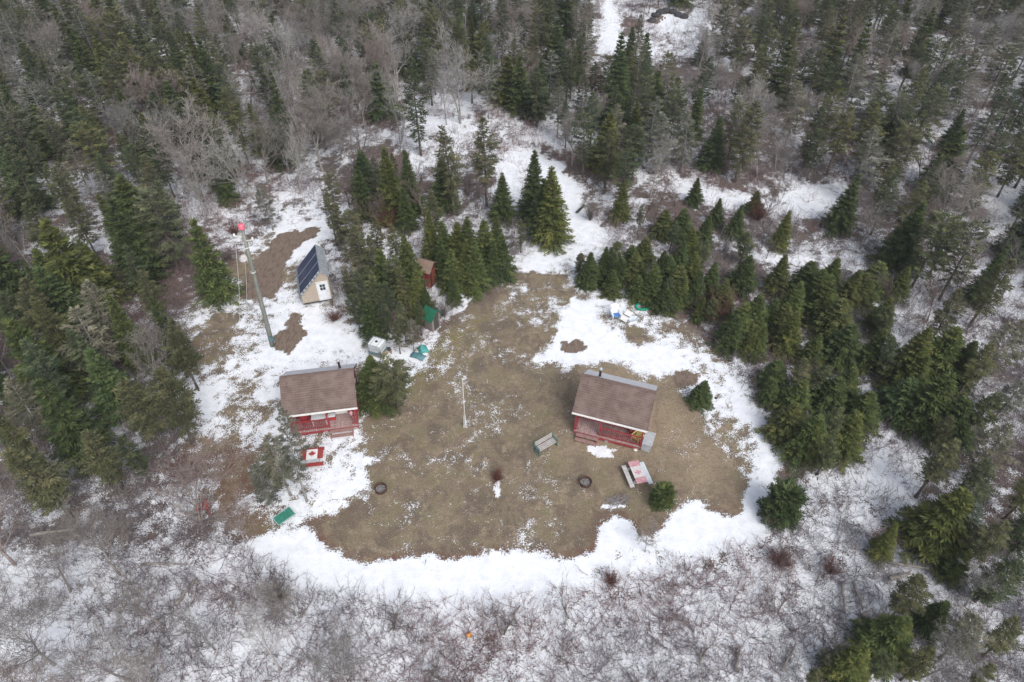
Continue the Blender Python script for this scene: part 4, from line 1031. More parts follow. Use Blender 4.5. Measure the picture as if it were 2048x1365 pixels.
def cabin(loc, rz, Wd, step_x, step_w, label, pipe_x, pipe_y, flip):
    o = empty("cabin", loc, rz, label, "cabin")
    hw = Wd / 2 - 0.22; yb = 1.80; yf = -0.75; ze = 2.33; zr = 4.0; fl = 0.45
    rise = lambda y: zr - 0.10 - abs(y) * math.tan(PITCH_R)
    # walls: body with gables
    for sx in (-1, 1):
        x = sx * hw
        MB().prism([(yf, 0.25), (yb, 0.25), (yb, rise(yb)), (0, rise(0)), (yf, rise(yf))], 'x', x - 0.05, x + 0.05).build("side_wall", M['red_wall'], o)
    m = MB().box((0, yf + 0.05, (0.25 + rise(yf)) / 2), (2 * hw - 0.1, 0.10, rise(yf) - 0.25))
    fw = m.build("front_wall", M['red_wall'], o)
    MB().box((0, yb - 0.05, (0.25 + rise(yb)) / 2), (2 * hw - 0.1, 0.10, rise(yb) - 0.25)).build("back_wall", M['red_wall'], o)
    # gable infill over the porch
    for sx in (-1, 1):
        MB().prism([(yf - 0.002, rise(yf)), (yf - 0.002, 2.45), (-2.0, 2.45 - 0.02), (-2.0, rise(-2.0))], 'x', sx * hw - 0.04, sx * hw + 0.04).build("porch_gable", M['red_wall'], o)
    # door and windows in the front wall
    dx = step_x
    d = MB().box((dx, yf - 0.02, fl + 1.0), (0.85, 0.04, 1.95)).build("door", M['white'] if flip else M['red_wood'], o)
    MB().box((dx, yf - 0.05, fl + 1.45), (0.45, 0.02, 0.6)).build("pane", M['glass'], d)
    MB().tube([(dx + 0.34, yf - 0.04, fl + 0.95), (dx + 0.34, yf - 0.10, fl + 0.95)], 0.03, 8).build("handle", M['galv'], d)
    for wx in ((0.95,) if not flip else (-0.8,)):
        w = MB()
        for a, b_ in (((-0.5, 0, 0.45), (0.5, 0, 0.45)), ((-0.5, 0, -0.45), (0.5, 0, -0.45))): w.box((wx, yf - 0.03, fl + 1.25 + a[2]), (1.08, 0.05, 0.08))
        for sx in (-1, 1): w.box((wx + sx * 0.5, yf - 0.03, fl + 1.25), (0.08, 0.05, 0.82))
        wo = w.build("window_frame", M['white'], o)
        MB().box((wx, yf - 0.015, fl + 1.25), (0.92, 0.02, 0.82)).build("pane", M['glass'], wo)
        MB().box((wx, yf - 0.04, fl + 1.25), (0.03, 0.02, 0.80)).build("mullion", M['white'], wo)
    for wy, sx in ((0.5, 1), (0.5, -1)):
        wo = MB().box((sx * (hw + 0.06), wy, 1.7), (0.03, 0.9, 0.8)).build("window_frame", M['white'], o)
        MB().box((sx * (hw + 0.08), wy, 1.7), (0.02, 0.75, 0.65)).build("pane", M['glass'], wo)
    # roof slopes: shingled sheets lying in their own plane
    Ls = 2.1 / math.cos(PITCH_R)
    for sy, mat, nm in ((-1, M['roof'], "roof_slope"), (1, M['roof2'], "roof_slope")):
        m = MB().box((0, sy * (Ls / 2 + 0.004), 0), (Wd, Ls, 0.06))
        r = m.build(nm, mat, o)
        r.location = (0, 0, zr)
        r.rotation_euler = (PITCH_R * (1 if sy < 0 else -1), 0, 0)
        if sy > 0: tag(r, "pale grey rear roof slope")
    MB().bar((-Wd / 2 - 0.01, 0, zr + 0.035), (Wd / 2 + 0.01, 0, zr + 0.035), 0.22, 0.03).build("ridge_cap", M['roof'], o)
    ye = -2.1 - 0.02; zt = zr - 2.1 * math.tan(PITCH_R) - 0.03
    MB().box((0, ye - 0.03, zt), (Wd + 0.1, 0.07, 0.12)).build("fascia", M['white'], o)
    for sx in (-1, 1):
        MB().bar((sx * (Wd / 2 + 0.02), -2.08, zt + 0.01), (sx * (Wd / 2 + 0.02), 0, zr - 0.05), 0.04, 0.16).bar((sx * (Wd / 2 + 0.02), 2.08, zt + 0.01), (sx * (Wd / 2 + 0.02), 0, zr - 0.05), 0.035, 0.13).build("barge_board", M['roof'], o)
    # porch
    MB().box((0, (yf - 2.0) / 2, fl - 0.05), (2 * hw + 0.1, -(yf + 2.0) * -1 if False else (2.0 + yf), 0.10)).build("porch_floor", M['deck'], o)
    MB().box((0, -1.98, fl - 0.23), (2 * hw + 0.06, 0.04, 0.26)).build("porch_skirt", M['red_wood'], o)
    for x in (-hw, step_x + (step_w / 2 + 0.06) * (1 if not flip else -1), hw):
        MB().box((x, -1.93, (fl + zt + 0.05) / 2), (0.10, 0.10, zt + 0.05 - fl)).build("porch_post", M['red_wood'], o)
    for x in (-hw + 0.2, 0, hw - 0.2):
        for y in (-1.9, 1.6): MB().box((x, y, 0.05), (0.25, 0.25, 0.36)).build("footing", M['stone'], o)
    MB().box((0, 0.5, 0.2), (2 * hw - 0.3, 2.3, 0.14)).build("floor_frame", M['red_wood'], o)
    def rail(a, b):
        a = Vector(a); b = Vector(b); L = (b - a).length
        if L < 0.15: return
        m = MB()
        m.bar(a + Vector((0, 0, 0.92)), b + Vector((0, 0, 0.92)), 0.09, 0.05)
        m.bar(a + Vector((0, 0, 0.12)), b + Vector((0, 0, 0.12)), 0.05, 0.06)
        n = max(2, int(L / 0.13))
        for i in range(n):
            q = a.lerp(b, (i + 0.5) / n)
            m.box((q.x, q.y, fl + 0.52), (0.035, 0.035, 0.78))
        m.build("railing", M['red_wood'], o)
    y = -1.93
    s0, s1 = step_x - step_w / 2, step_x + step_w / 2
    rail((-hw + 0.05, y, fl), (s0 - 0.02, y, fl)); rail((s1 + 0.02, y, fl), (hw - 0.05, y, fl))
    for sx in (-1, 1): rail((sx * hw, yf, fl), (sx * hw, y + 0.05, fl))
    # steps
    for i in range(2):
        m = MB()
        for k in range(2): m.box((step_x, -2.12 - 0.30 * i - 0.14 * k, 0.30 - 0.16 * i), (step_w + 0.1, 0.13, 0.045))
        m.build("step", M['step'], o)
    m = MB()
    for sx in (-1, 1): m.prism([(-1.99, 0.0), (-1.99, 0.40), (-2.1, 0.27), (-2.35, 0.27), (-2.4, 0.11), (-2.66, 0.11), (-2.66, 0.0)], 'x', step_x + sx * step_w / 2 - 0.02, step_x + sx * step_w / 2 + 0.02)
    m.build("step_stringers", M['red_wood'], o)
    # stove pipe
    zb = zr - abs(pipe_y) * math.tan(PITCH_R)
    sp = MB().tube([(pipe_x, pipe_y, zb - 0.1), (pipe_x, pipe_y, 4.62)], 0.085, 12).build("stove_pipe", M['blackmetal'], o, smooth=False)
    MB().lathe([(0.085, 4.60), (0.14, 4.62), (0.14, 4.66), (0.08, 4.68), (0.08, 4.72), (0.12, 4.72), (0.02, 4.80), (0.0, 4.80)], 12, (pipe_x, pipe_y, 0)).build("rain_cap", M['galv'], sp)
    MB().lathe([(0.26, -0.12), (0.20, 0.0), (0.10, 0.14), (0.09, 0.16)], 14, (pipe_x, pipe_y, zb + 0.05)).build("flashing", M['galv'], sp)
    return o
CABR = (7.18, 31.10, 0); RZR = math.radians(-18.6)
CABL = (-13.36, 32.02, 0); RZL = math.radians(9.5)
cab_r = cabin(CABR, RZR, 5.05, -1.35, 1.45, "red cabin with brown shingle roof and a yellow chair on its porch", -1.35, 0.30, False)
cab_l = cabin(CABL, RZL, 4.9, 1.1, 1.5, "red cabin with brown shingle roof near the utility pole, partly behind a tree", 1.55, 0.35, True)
def on(cab, x, y, z):
    loc, rz = (CABR, RZR) if cab == 'r' else (CABL, RZL)
    c, s = math.cos(rz), math.sin(rz)
    return (loc[0] + x * c - y * s, loc[1] + x * s + y * c, z)
chair("porch_chair", on('r', 1.98, -1.45, 0.45), RZR - 0.5, M['yellow'], "yellow slatted chair on the right end of the porch", s=0.9)
# hanging lantern and a pot on the right porch
o = empty("flower_pot", on('r', 1.5, -0.98, 0.45), 0, "red flower pot with dry pink stems beside the yellow porch chair", "pot")
MB().lathe([(0.0, 0.0), (0.13, 0.0), (0.19, 0.32), (0.21, 0.32), (0.21, 0.37), (0.17, 0.37), (0.16, 0.30), (0, 0.30)], 16).build("pot", M['red'], o, smooth=False)
m = MB()
for i in range(16):
    a = i * 2.4; m.tube([(0.04 * math.cos(a), 0.04 * math.sin(a), 0.28), (0.22 * math.cos(a), 0.22 * math.sin(a), 0.62 + 0.1 * math.sin(i))], [0.012, 0.02], 5)
m.build("stems", M['fadedred'], o)
# left porch: white table, white chair, cooler, lantern
o = empty("porch_table", on('l', -0.35, -1.35, 0.45), RZL, "grey white table on the porch behind the railing", "table")
MB().box((0, 0, 0.70), (1.05, 0.62, 0.04)).build("tabletop", M['whitepl'], o, bevel=0.01)
for sx in (-1, 1):
    for sy in (-1, 1): MB().box((sx * 0.46, sy * 0.25, 0.34), (0.05, 0.05, 0.68)).build("leg", M['whitepl'], o)
chair("porch_chair", on('l', -1.35, -1.25, 0.45), RZL + 0.35, M['red'], "dark red slatted chair beside the porch table", s=0.85)
o = empty("cooler", on('l', 0.45, -1.15, 0.45), RZL, "small red picnic cooler beside the porch table", "cooler")
MB().box((0, 0, 0.18), (0.5, 0.32, 0.36)).build("cooler_body", M['red'], o, bevel=0.02)
MB().box((0, 0, 0.395), (0.52, 0.34, 0.07)).build("lid", M['whitepl'], o, bevel=0.015)
o = empty("bird_feeder", on('l', 1.95, -1.97, 1.75), RZL, "pale lantern-shaped feeder hanging at the porch corner", "feeder")
MB().lathe([(0.0, -0.18), (0.09, -0.18), (0.10, 0.05), (0.14, 0.06), (0.02, 0.18), (0, 0.18)], 12).build("feeder_body", M['fadedred'], o)
MB().tube([(0, 0, 0.17), (0, 0, 0.5)], 0.008, 5).build("hook", M['galv'], o)
# grey deck box beside the right cabin
o = empty("storage_box", on('r', 2.72, -1.35, 0), RZR - 0.05, "grey plastic storage box against the end of the porch", "box")
MB().box((0, 0, 0.38), (0.62, 1.15, 0.74)).build("box_body", M['greybox'], o, bevel=0.02)
l = MB().box((0, 0, 0.79), (0.70, 1.22, 0.07)).build("lid", M['greybox'], o, bevel=0.02)
l.rotation_euler = (0, 0.05, 0)
# stone by the porch corner
def stone(px, py, r, label, seed, mat='stone'):
    p = at(px, py); rng = np.random.RandomState(seed)
    m = MB(); prof = [(0.0, -0.2 * r), (0.8 * r, -0.1 * r), (1.0 * r, 0.25 * r), (0.75 * r, 0.6 * r), (0.3 * r, 0.75 * r), (0, 0.76 * r)]
    m.lathe(prof, 9)
    m.v = [(x * (1 + rng.normal(0, 0.1)), y * (1 + rng.normal(0, 0.1)), z * (1 + rng.normal(0, 0.1))) for x, y, z in m.v]
    o = m.build("stone", M[mat], None, smooth=False)
    o.location = (p.x, p.y, 0); tag(o, label, "stone")
stone(1271, 899, 0.19, "pale round stone at the porch corner below the yellow chair", 1, 'white')
stone(655, 608, 0.28, "pale stone block under the solar shed door", 2)
stone(1432, 797, 0.12, "small dark stone in snow right of the lone little spruce", 3, 'dark')
stone(762, 905, 0.12, "small stone on the lawn's left edge, snow beside it", 4)

# ------------------------------------------------------------------ solar shed
def shed():
    fl, fr = at(608, 613), at(661, 603)
    rz = math.atan2(fr.y - fl.y, fr.x - fl.x)
    o = empty("solar_shed", (fl.x, fl.y, 0), rz, "beige plywood shed roofed with dark blue solar panels", "shed")
    Wd = 2.45; D = 3.7; zl, zr, zw = 1.15, 3.25, 2.80; xr = 1.95
    prof = [(0, 0.22), (Wd, 0.22), (Wd, zw), (xr, zr), (0, zl)]
    MB().prism(prof, 'y', 0, 0.06).build("front_wall", M['beige'], o)
    MB().prism(prof, 'y', D - 0.06, D).build("back_wall", M['beige'], o)
    MB().box((0.03, D / 2, (0.22 + zl) / 2), (0.06, D - 0.14, zl - 0.24)).build("side_wall", M['beige'], o)
    MB().box((Wd - 0.03, D / 2, (0.22 + zw) / 2), (0.06, D - 0.14, zw - 0.24)).build("side_wall", M['beige'], o)
    for y in (0.3, D - 0.3): MB().box((Wd / 2, y, 0.11), (Wd - 0.1, 0.2, 0.2)).build("skid", M['dark'], o)
    MB().box((Wd / 2, -0.03, 0.25), (Wd, 0.05, 0.08)).build("base_board", M['dark'], o)
    sl = math.atan2(zr - zl, xr); Ls = math.hypot(xr, zr - zl)
    r = MB().box((Ls / 2 - 0.12, 0, 0), (Ls + 0.28, D + 0.3, 0.05)).build("roof_slope", M['greyroof'], o)
    r.location = (0, D / 2, zl + 0.045); r.rotation_euler = (0, -sl, 0)
    r = MB().box((0.42, 0, 0), (0.84, D + 0.3, 0.05)).build("roof_slope", M['galv'], o)
    r.location = (xr + 0.01, D / 2, zr + 0.05); r.rotation_euler = (0, math.atan2(zr - zw, Wd - xr), 0)
    tag(r, "short pale grey metal roof slope")
    for k in range(3):
        pw = (D + 0.05) / 3
        p = MB().box((Ls / 2 - 0.02, 0, 0), (Ls + 0.02, pw - 0.06, 0.03)).build("solar_panel", M['panel'], o)
        p.location = (0, pw * (k + 0.5) - 0.02, zl + 0.17); p.rotation_euler = (0, -sl, 0)
        f = MB()
        for sy in (-1, 1): f.box((Ls / 2 - 0.02, sy * (pw / 2 - 0.025), 0.0), (Ls + 0.06, 0.025, 0.045))
        for x in (-0.045, Ls + 0.005): f.box((x, 0, 0), (0.025, pw - 0.08, 0.045))
        f.build("panel_frame", M['galv'] if k else M['galv'], p)
    m = MB()
    for q in range(7):
        s = 0.25 + q * (Ls - 0.4) / 6
        x, z = s * math.cos(sl), zl + s * math.sin(sl)
        m.box((x - 0.07, -0.10, z + 0.10), (0.05, 0.10, 0.10), Matrix.Rotation(-sl, 3, 'Y'))
    m.build("panel_brackets", M['white'], o)
    d = MB().box((1.86, -0.03, 1.22), (0.82, 0.05, 1.84)).build("door", M['whitepl'], o)
    for i in range(2):
        for j in range(2): MB().box((1.86 + (i - 0.5) * 0.23, -0.062, 1.68 + (j - 0.5) * 0.32), (0.20, 0.012, 0.27)).build("pane", M['glass'], d)
    MB().tube([(2.20, -0.06, 1.2), (2.20, -0.11, 1.2)], 0.03, 8).build("handle", M['galv'], d)
    m = MB()
    for sx in (-1, 1): m.box((1.86 + sx * 0.45, -0.02, 1.24), (0.07, 0.04, 1.98))
    m.box((1.86, -0.02, 2.22), (0.97, 0.04, 0.07)); m.build("door_frame", M['white'], o)
    # ladder lying against the long side
    q = at(676, 592)
    o2 = empty("ladder", (q.x, q.y, 0.05), rz + 1.35, "grey wooden ladder lying against the right side of the solar shed", "ladder")
    for sy in (-1, 1): MB().bar((-1.3, sy * 0.22, 0.1), (1.3, sy * 0.22, 0.35), 0.05, 0.09).build("rail", M['greywood'], o2)
    m = MB()
    for i in range(9): x = -1.15 + i * 0.29; m.bar((x, -0.2, 0.225 + x * 0.096), (x, 0.2, 0.225 + x * 0.096), 0.05, 0.03)
    m.build("rungs", M['greywood'], o2)
shed()

# ------------------------------------------------------------------ outhouses
def outhouse(px, py, rz, w, d, h, wall, side, roof, label, name="outhouse"):
    p = at(px, py)
    o = empty(name, (p.x, p.y, 0), rz, label, "outhouse")
    for sx in (-1, 1):
        MB().prism([(-d / 2, 0.05), (d / 2, 0.05), (d / 2, h), (0, h + 0.5), (-d / 2, h)], 'x', sx * w / 2 - 0.03, sx * w / 2 + 0.03).build("side_wall", side, o)
    MB().box((0, -d / 2 + 0.03, (0.05 + h) / 2), (w - 0.06, 0.06, h - 0.05)).build("front_wall", wall, o)
    MB().box((0, d / 2 - 0.03, (0.05 + h) / 2), (w - 0.06, 0.06, h - 0.05)).build("back_wall", wall, o)
    a = math.atan2(0.5, d / 2); L = (d / 2 + 0.25) / math.cos(a)
    for sy in (-1, 1):
        r = MB().box((0, sy * (L / 2 + 0.004), 0), (w + 0.4, L, 0.05)).build("roof_slope", roof, o)
        r.location = (0, 0, h + 0.53); r.rotation_euler = (a * (1 if sy < 0 else -1), 0, 0)
    dd = MB().box((w / 2 + 0.045, -0.02, 0.95), (0.03, 0.62, 1.6)).build("door", side, o)
    MB().box((w / 2 + 0.07, 0.2, 0.95), (0.03, 0.04, 0.12)).build("handle", M['galv'], dd)
    return o
outhouse(857, 566, math.radians(-24), 1.15, 1.25, 1.95, M['red_wall'], M['orangewood'], M['outroof'], "small red outhouse with plain brown roof among spruces")
outhouse(866, 655, math.radians(-35), 0.8, 0.95, 1.55, M['greyplank'], M['greyplank'], M['greenroof'], "small grey plank outhouse with a green roof at the lawn edge")

# ------------------------------------------------------------------ utility pole
def pole():
    b = at(545, 692); t = at(484, 458, 11.0)
    o = empty("utility_pole", (b.x, b.y, 0), 0, "tall greenish utility pole with pink-red cap and white dish", "utility pole")
    v = Vector((t.x - b.x, t.y - b.y, 11.0))
    lean = lambda z: Vector((v.x * z / 11, v.y * z / 11, z))
    MB().tube([lean(-0.2), lean(2), lean(5), lean(8), lean(11)], [0.19, 0.175, 0.155, 0.135, 0.115], 14).build("pole_shaft", M['polewood'], o, smooth=True)
    c = lean(11)
    MB().lathe([(0.0, 0.42), (0.12, 0.40), (0.20, 0.28), (0.22, 0.08), (0.20, 0.0), (0.0, 0.0)], 16, (c.x, c.y, c.z)).build("cap", M['pink'], o, smooth=True)
    m = MB()
    for s, z in ((-1, 10.3), (1, 10.0)):
        q = lean(z); m.bar(q, q + Vector((s * 0.62, -0.1, 0.18)), 0.06, 0.06)
    br = m.build("bracket", M['wire'], o)
    m = MB()
    for s, z in ((-1, 10.3), (1, 10.0)):
        q = lean(z) + Vector((s * 0.6, -0.1, 0.18)); m.lathe([(0.0, 0.0), (0.07, 0.0), (0.09, 0.06), (0.05, 0.1), (0.08, 0.16), (0.0, 0.2)], 10, q)
    m.build("insulator", M['white'], o)
    q = lean(9.45)
    m = MB()
    for zz in (9.45, 7.3): q2 = lean(zz); m.lathe([(0.165, 0), (0.175, 0.0), (0.175, 0.07), (0.165, 0.07)], 14, q2)
    m.build("band", M['white'], o)
    q = lean(8.6) + Vector((-0.36, -0.16, 0.0))
    d = MB().lathe([(0.0, 0.0), (0.2, 0.02), (0.29, 0.08), (0.30, 0.10), (0.16, 0.05), (0.0, 0.03)], 20).build("dish", M['slat'], o, smooth=True)
    d.location = q; d.rotation_euler = (math.radians(38), math.radians(-8), 0)
    MB().bar(lean(8.5), q + Vector((0.03, 0.02, -0.05)), 0.05, 0.05).build("dish_arm", M['galv'], o)
    m = MB()
    for i in range(18): m.bar(lean(2.6 + i * 0.4) + Vector((0.17 if i % 2 else -0.17, -0.08, 0)), lean(2.6 + i * 0.4) + Vector((0.26 if i % 2 else -0.26, -0.10, 0)), 0.02, 0.02)
    m.build("climbing_pegs", M['galv'], o)
    MB().box(lean(0.9) + Vector((0.16, -0.17, 0)), (0.28, 0.14, 0.4)).build("meter_box", M['tealdark'], o)
    # hanging cables from the arms down to the ground
    for a, e in ((lean(10.3) + Vector((-0.6, -0.1, 0.1)), at(479, 652)), (lean(10.0) + Vector((-0.05, -0.15, 0.1)), at(492, 640))):
        w = empty("hanging_cable", (b.x, b.y, 0), 0)
        e = Vector((e.x - b.x, e.y - b.y, 0.02))
        pts = [a.lerp(e, i / 10) + Vector((0, 0, -0.5 * math.sin(math.pi * i / 10))) for i in range(11)]
        MB().tube(pts, 0.014, 5).build("cable", M['wire'], w)
        tag(w, "thin white cable from the utility pole top, " + ("outer one on the left arm" if e.x < -2.6 else "inner one close to the shaft"), "cable", "cables hanging from the utility pole")
pole()

# ------------------------------------------------------------------ water tank in a cage
p = at(757, 706)
o = empty("water_tank", (p.x, p.y, 0), math.radians(-22), "white water tank in a wire cage behind the cabin", "tank")
MB().box((0, 0, 0.07), (1.15, 1.0, 0.14)).build("pallet", M['wood'], o)
MB().box((0, 0, 0.72), (1.10, 0.95, 1.0)).build("tank_body", M['tank'], o, bevel=0.08)
MB().box((0, 0, 0.30), (1.13, 0.98, 0.32)).build("lower_panel", M['tealdark'], o, bevel=0.02)
MB().lathe([(0.0, 1.28), (0.10, 1.28), (0.11, 1.21), (0.0, 1.21)], 14).build("filler_cap", M['dark'], o)
m = MB()
for i in range(8):
    x = -0.56 + i * 0.16
    for y in (-0.5, 0.5): m.bar((x, y, 0.14), (x, y, 1.24), 0.018, 0.018)
for i in range(7):
    y = -0.48 + i * 0.16
    for x in (-0.575, 0.575): m.bar((x, y, 0.14), (x, y, 1.24), 0.018, 0.018)
for z in (0.5, 0.85, 1.22):
    for y in (-0.5, 0.5): m.bar((-0.58, y, z), (0.58, y, z), 0.02, 0.02)
    for x in (-0.58, 0.58): m.bar((x, -0.5, z), (x, 0.5, z), 0.02, 0.02)
for x in (-0.28, 0.28): m.bar((x, -0.5, 1.245), (x, 0.5, 1.245), 0.03, 0.02)
m.build("cage", M['galv'], o)
p = at(775, 712)
o = empty("wood_stand", (p.x, p.y, 0), math.radians(48), "small bare wood stand with black barrel end by the water tank", "stand")
MB().box((0, 0, 0.42), (0.9, 0.25, 0.05)).build("board", M['wood'], o)
for sx in (-1, 1): MB().box((sx * 0.38, 0, 0.2), (0.06, 0.2, 0.4)).build("leg", M['wood'], o)
MB().lathe([(0.0, 0.0), (0.14, 0.0), (0.14, 0.22), (0.0, 0.22)], 14, (0.25, 0, 0.445)).build("canister", M['dark'], o)
# teal tarp
def tarp(px, py, sx, sy, seed, mat, label, rz=0.0, h=0.4, name="tarp", cat="tarp"):
    p = at(px, py); n = 16
    u, v = np.meshgrid(np.linspace(-1, 1, n), np.linspace(-1, 1, n)); u = u.ravel(); v = v.ravel()
    z = h * np.clip(1 - (u ** 2 + v ** 2) * 0.75, 0, 1) * (0.5 + fbm(u, v, seed, 2.0)) + 0.05 * fbm(u, v, seed + 5, 5) + 0.02
    x = u * sx * (1 + 0.2 * (fbm(u, v, seed + 9, 1.5) - 0.5)); y = v * sy * (1 + 0.2 * (fbm(v, u, seed + 9, 1.5) - 0.5))
    i = np.arange(n * n).reshape(n, n)
    F = np.stack([i[:-1, :-1], i[:-1, 1:], i[1:, 1:], i[1:, :-1]], -1).reshape(-1, 4)
    o = mesh_np(name, np.stack([x, y, z], 1), F, mat)
    o.location = (p.x, p.y, 0); o.rotation_euler = (0, 0, rz)
    s = o.modifiers.new("thick", 'SOLIDIFY'); s.thickness = 0.02
    tag(o, label, cat)
tarp(846, 701, 0.38, 0.45, 4, M['teal'], "crumpled teal tarp at the lawn edge near the water tank", 0.4)
tarp(836, 714, 0.6, 0.3, 6, M['tealdark'], "dark green crumpled cover beside the teal tarp", -0.4, 0.3, "cover", "cover")

# ------------------------------------------------------------------ flag painted tables
LEAF = [(0, 1.0), (0.18, 0.67), (0.36, 0.77), (0.27, 0.30), (0.50, 0.52), (0.57, 0.40), (0.83, 0.45), (0.74, 0.20), (0.86, 0.10), (0.42, -0.25), (0.47, -0.42), (0.04, -0.36), (0.05, -0.80)]
LEAF = LEAF + [(-x, y) for x, y in reversed(LEAF[1:])]
def picnic(px, py, rz, label, L, along, red, white, leafmat, seatmats, topz=0.74, lw=0.80, seat_off=0.62):
    """table whose boards run along x; painted as a red-white-red flag"""
    p = at(px, py, topz)
    o = empty("picnic_table", (p.x, p.y, 0), rz, label, "table")
    hw = L / 2; n = 5; bw = lw / n
    m = MB()
    for i in range(n):
        y = -lw / 2 + bw * (i + 0.5)
        for a, b, k in ((-hw, -hw * 0.5, 0), (-hw * 0.5, hw * 0.5, 1), (hw * 0.5, hw, 0)):
            m.box(((a + b) / 2, y, topz), (b - a, bw - 0.012, 0.04), None, k)
    t = m.build("tabletop", [red, white], o)
    s = lw * 0.36
    if leafmat:
        MB().prism([(x * s, y * s) for x, y in LEAF] if along else [(y * s, -x * s) for x, y in LEAF], 'z', topz + 0.0215, topz + 0.026).build("leaf_emblem", leafmat, t)
    for sy, sm_ in zip((-1, 1), seatmats):
        m = MB()
        for k in range(2): m.box((0, sy * (seat_off + k * 0.15), 0.43), (L, 0.138, 0.04))
        m.build("bench_seat", sm_, o)
    for sx in (-1, 1):
        m = MB(); x = sx * (hw - 0.28)
        m.box((x, 0, 0.39), (0.05, 2 * (seat_off + 0.2), 0.07)); m.box((x + 0.04, 0, topz - 0.06), (0.05, lw - 0.1, 0.07))
        for sy in (-1, 1): m.bar((x + 0.085 * -sx, sy * 0.62, 0.0), (x + 0.085 * -sx, sy * 0.22, topz - 0.03), 0.04, 0.09)
        m.build("leg_frame", M['greywood'], o)
    return o
picnic(1275.5, 944, math.radians(-77), "weathered picnic table painted with a faded flag near the right cabin steps", 1.75, False, M['fadedred'], M['fadedwhite'], M['fadedred'], (M['greywood'], M['paleblue']), lw=0.74, seat_off=0.56)
picnic(624, 909, math.radians(8), "table painted with a red and white maple leaf flag under a tree", 1.45, True, M['flagred'], M['white'], M['red'], (M['flagred'], M['flagred']), lw=0.80, seat_off=0.55)

# ------------------------------------------------------------------ garden bench
a, b = at(1073, 901, 0.4), at(1111, 879, 0.4)
mid = (a + b) / 2; rzb = math.atan2(b.y - a.y, b.x - a.x)
o = empty("garden_bench", (mid.x, mid.y, 0), rzb, "garden bench with grey slats and teal ends on the lawn", "bench")
L = (b - a).length
m = MB()
for i in range(4): m.box((0, -0.20 + i * 0.125, 0.42), (L - 0.16, 0.075, 0.03))
m.build("seat", M['slat'], o)
m = MB()
for i in range(3): m.box((0, 0.27 + i * 0.03, 0.55 + i * 0.13), (L - 0.16, 0.03, 0.085))
m.build("backrest", M['slat'], o)
for sx in (-1, 1):
    x = sx * (L / 2 - 0.06)
    m = MB().bar((x, -0.24, 0), (x, -0.22, 0.62), 0.06, 0.07).bar((x, 0.30, 0), (x, 0.22, 0.42), 0.06, 0.07).bar((x, 0.22, 0.40), (x, 0.36, 0.88), 0.06, 0.07)
    m.bar((x, -0.27, 0.64), (x, 0.28, 0.62), 0.10, 0.045).bar((x, -0.24, 0.36), (x, 0.28, 0.38), 0.05, 0.06).bar((x, -0.33, 0.02), (x, 0.36, 0.02), 0.10, 0.05)
    m.build("end_frame", M['bench_green'], o)

# ------------------------------------------------------------------ chairs, lounger, hoop by the east thicket
p = at(1231, 636); chair("garden_chair", (p.x, p.y, 0), math.radians(8), M['whitepl'], "white fan-back garden chair with blue seat at the snow edge", mat2=M['blue'], s=1.12)
p = at(1252, 637)
o = empty("folding_lounger", (p.x, p.y, 0.02), math.radians(-42), "white folded lounger with a dark stripe lying beside the white chair", "lounger")
for i, (y, z, t) in enumerate(((-0.32, 0.20, 0.12), (0.28, 0.33, 0.25))):
    q = MB().box((0, 0, 0), (0.62, 0.56, 0.07)).build("cushion", M['cushion'], o, bevel=0.02)
    q.location = (0, y, z); q.rotation_euler = (t, 0, 0)
MB().box((0, -0.01, 0.285), (0.64, 0.09, 0.03)).build("stripe", M['dark'], o)
m = MB()
for sx in (-1, 1): m.tube([(sx * 0.33, -0.65, 0.10), (sx * 0.33, 0.0, 0.20), (sx * 0.33, 0.6, 0.38)], 0.018, 8).tube([(sx * 0.33, 0.4, 0.33), (sx * 0.33, 0.45, 0.0)], 0.018, 8).tube([(sx * 0.33, -0.5, 0.12), (sx * 0.33, -0.5, 0.0)], 0.018, 8)
m.build("frame", M['paleblue'], o)
p = at(1266, 640)
o = empty("plastic_tub", (p.x, p.y, 0), 0.3, "shallow pale blue tub lying right of the folded lounger", "tub")
MB().lathe([(0.0, 0.02), (0.26, 0.02), (0.33, 0.16), (0.36, 0.16), (0.36, 0.13), (0.28, 0.0), (0.0, 0.0)], 20, sx=1.25).build("tub_body", M['paleblue'], o, smooth=True)
MB().box((0.43, 0, 0.15), (0.06, 0.2, 0.03)).build("handle", M['galv'], o)
p = at(1284, 616)
o = MB()
pts = [(0.52 * math.cos(2.4 * 0 + t), 0.40 * math.sin(t), 0.12 + 0.03 * math.sin(3 * t)) for t in np.linspace(0.25, 6.05, 26)]
o.tube(pts, 0.10, 10)
o = o.build("plastic_hoop", M['greenplastic'], None, smooth=True); o.location = (p.x, p.y, 0)
tag(o, "open green plastic hoop lying at the foot of the spruces", "hoop")

# ------------------------------------------------------------------ fire pits
for px, py, l in ((1171, 967, "round rusty fire pit on the lawn left of the picnic table"), (762, 980, "round rusty fire pit at the left side of the lawn")):
    p = at(px, py)
    o = empty("fire_pit", (p.x, p.y, 0), 0, l, "fire pit", "fire pits on the lawn")
    MB().lathe([(0.36, 0.0), (0.40, 0.0), (0.40, 0.24), (0.42, 0.27), (0.37, 0.27), (0.35, 0.22), (0.35, 0.02)], 26).build("ring", M['rust'], o)
    MB().lathe([(0.355, 0.05), (0.2, 0.08), (0.0, 0.09)], 20).build("ash_bed", M['ash'], o)
    m = MB()
    for i in range(4): a = i * 1.7 + px; m.tube([(0.22 * math.cos(a), 0.22 * math.sin(a), 0.10), (-0.12 * math.cos(a + 0.4), -0.12 * math.sin(a + 0.4), 0.16)], [0.04, 0.03], 7)
    m.build("charred_logs", M['ash'], o)

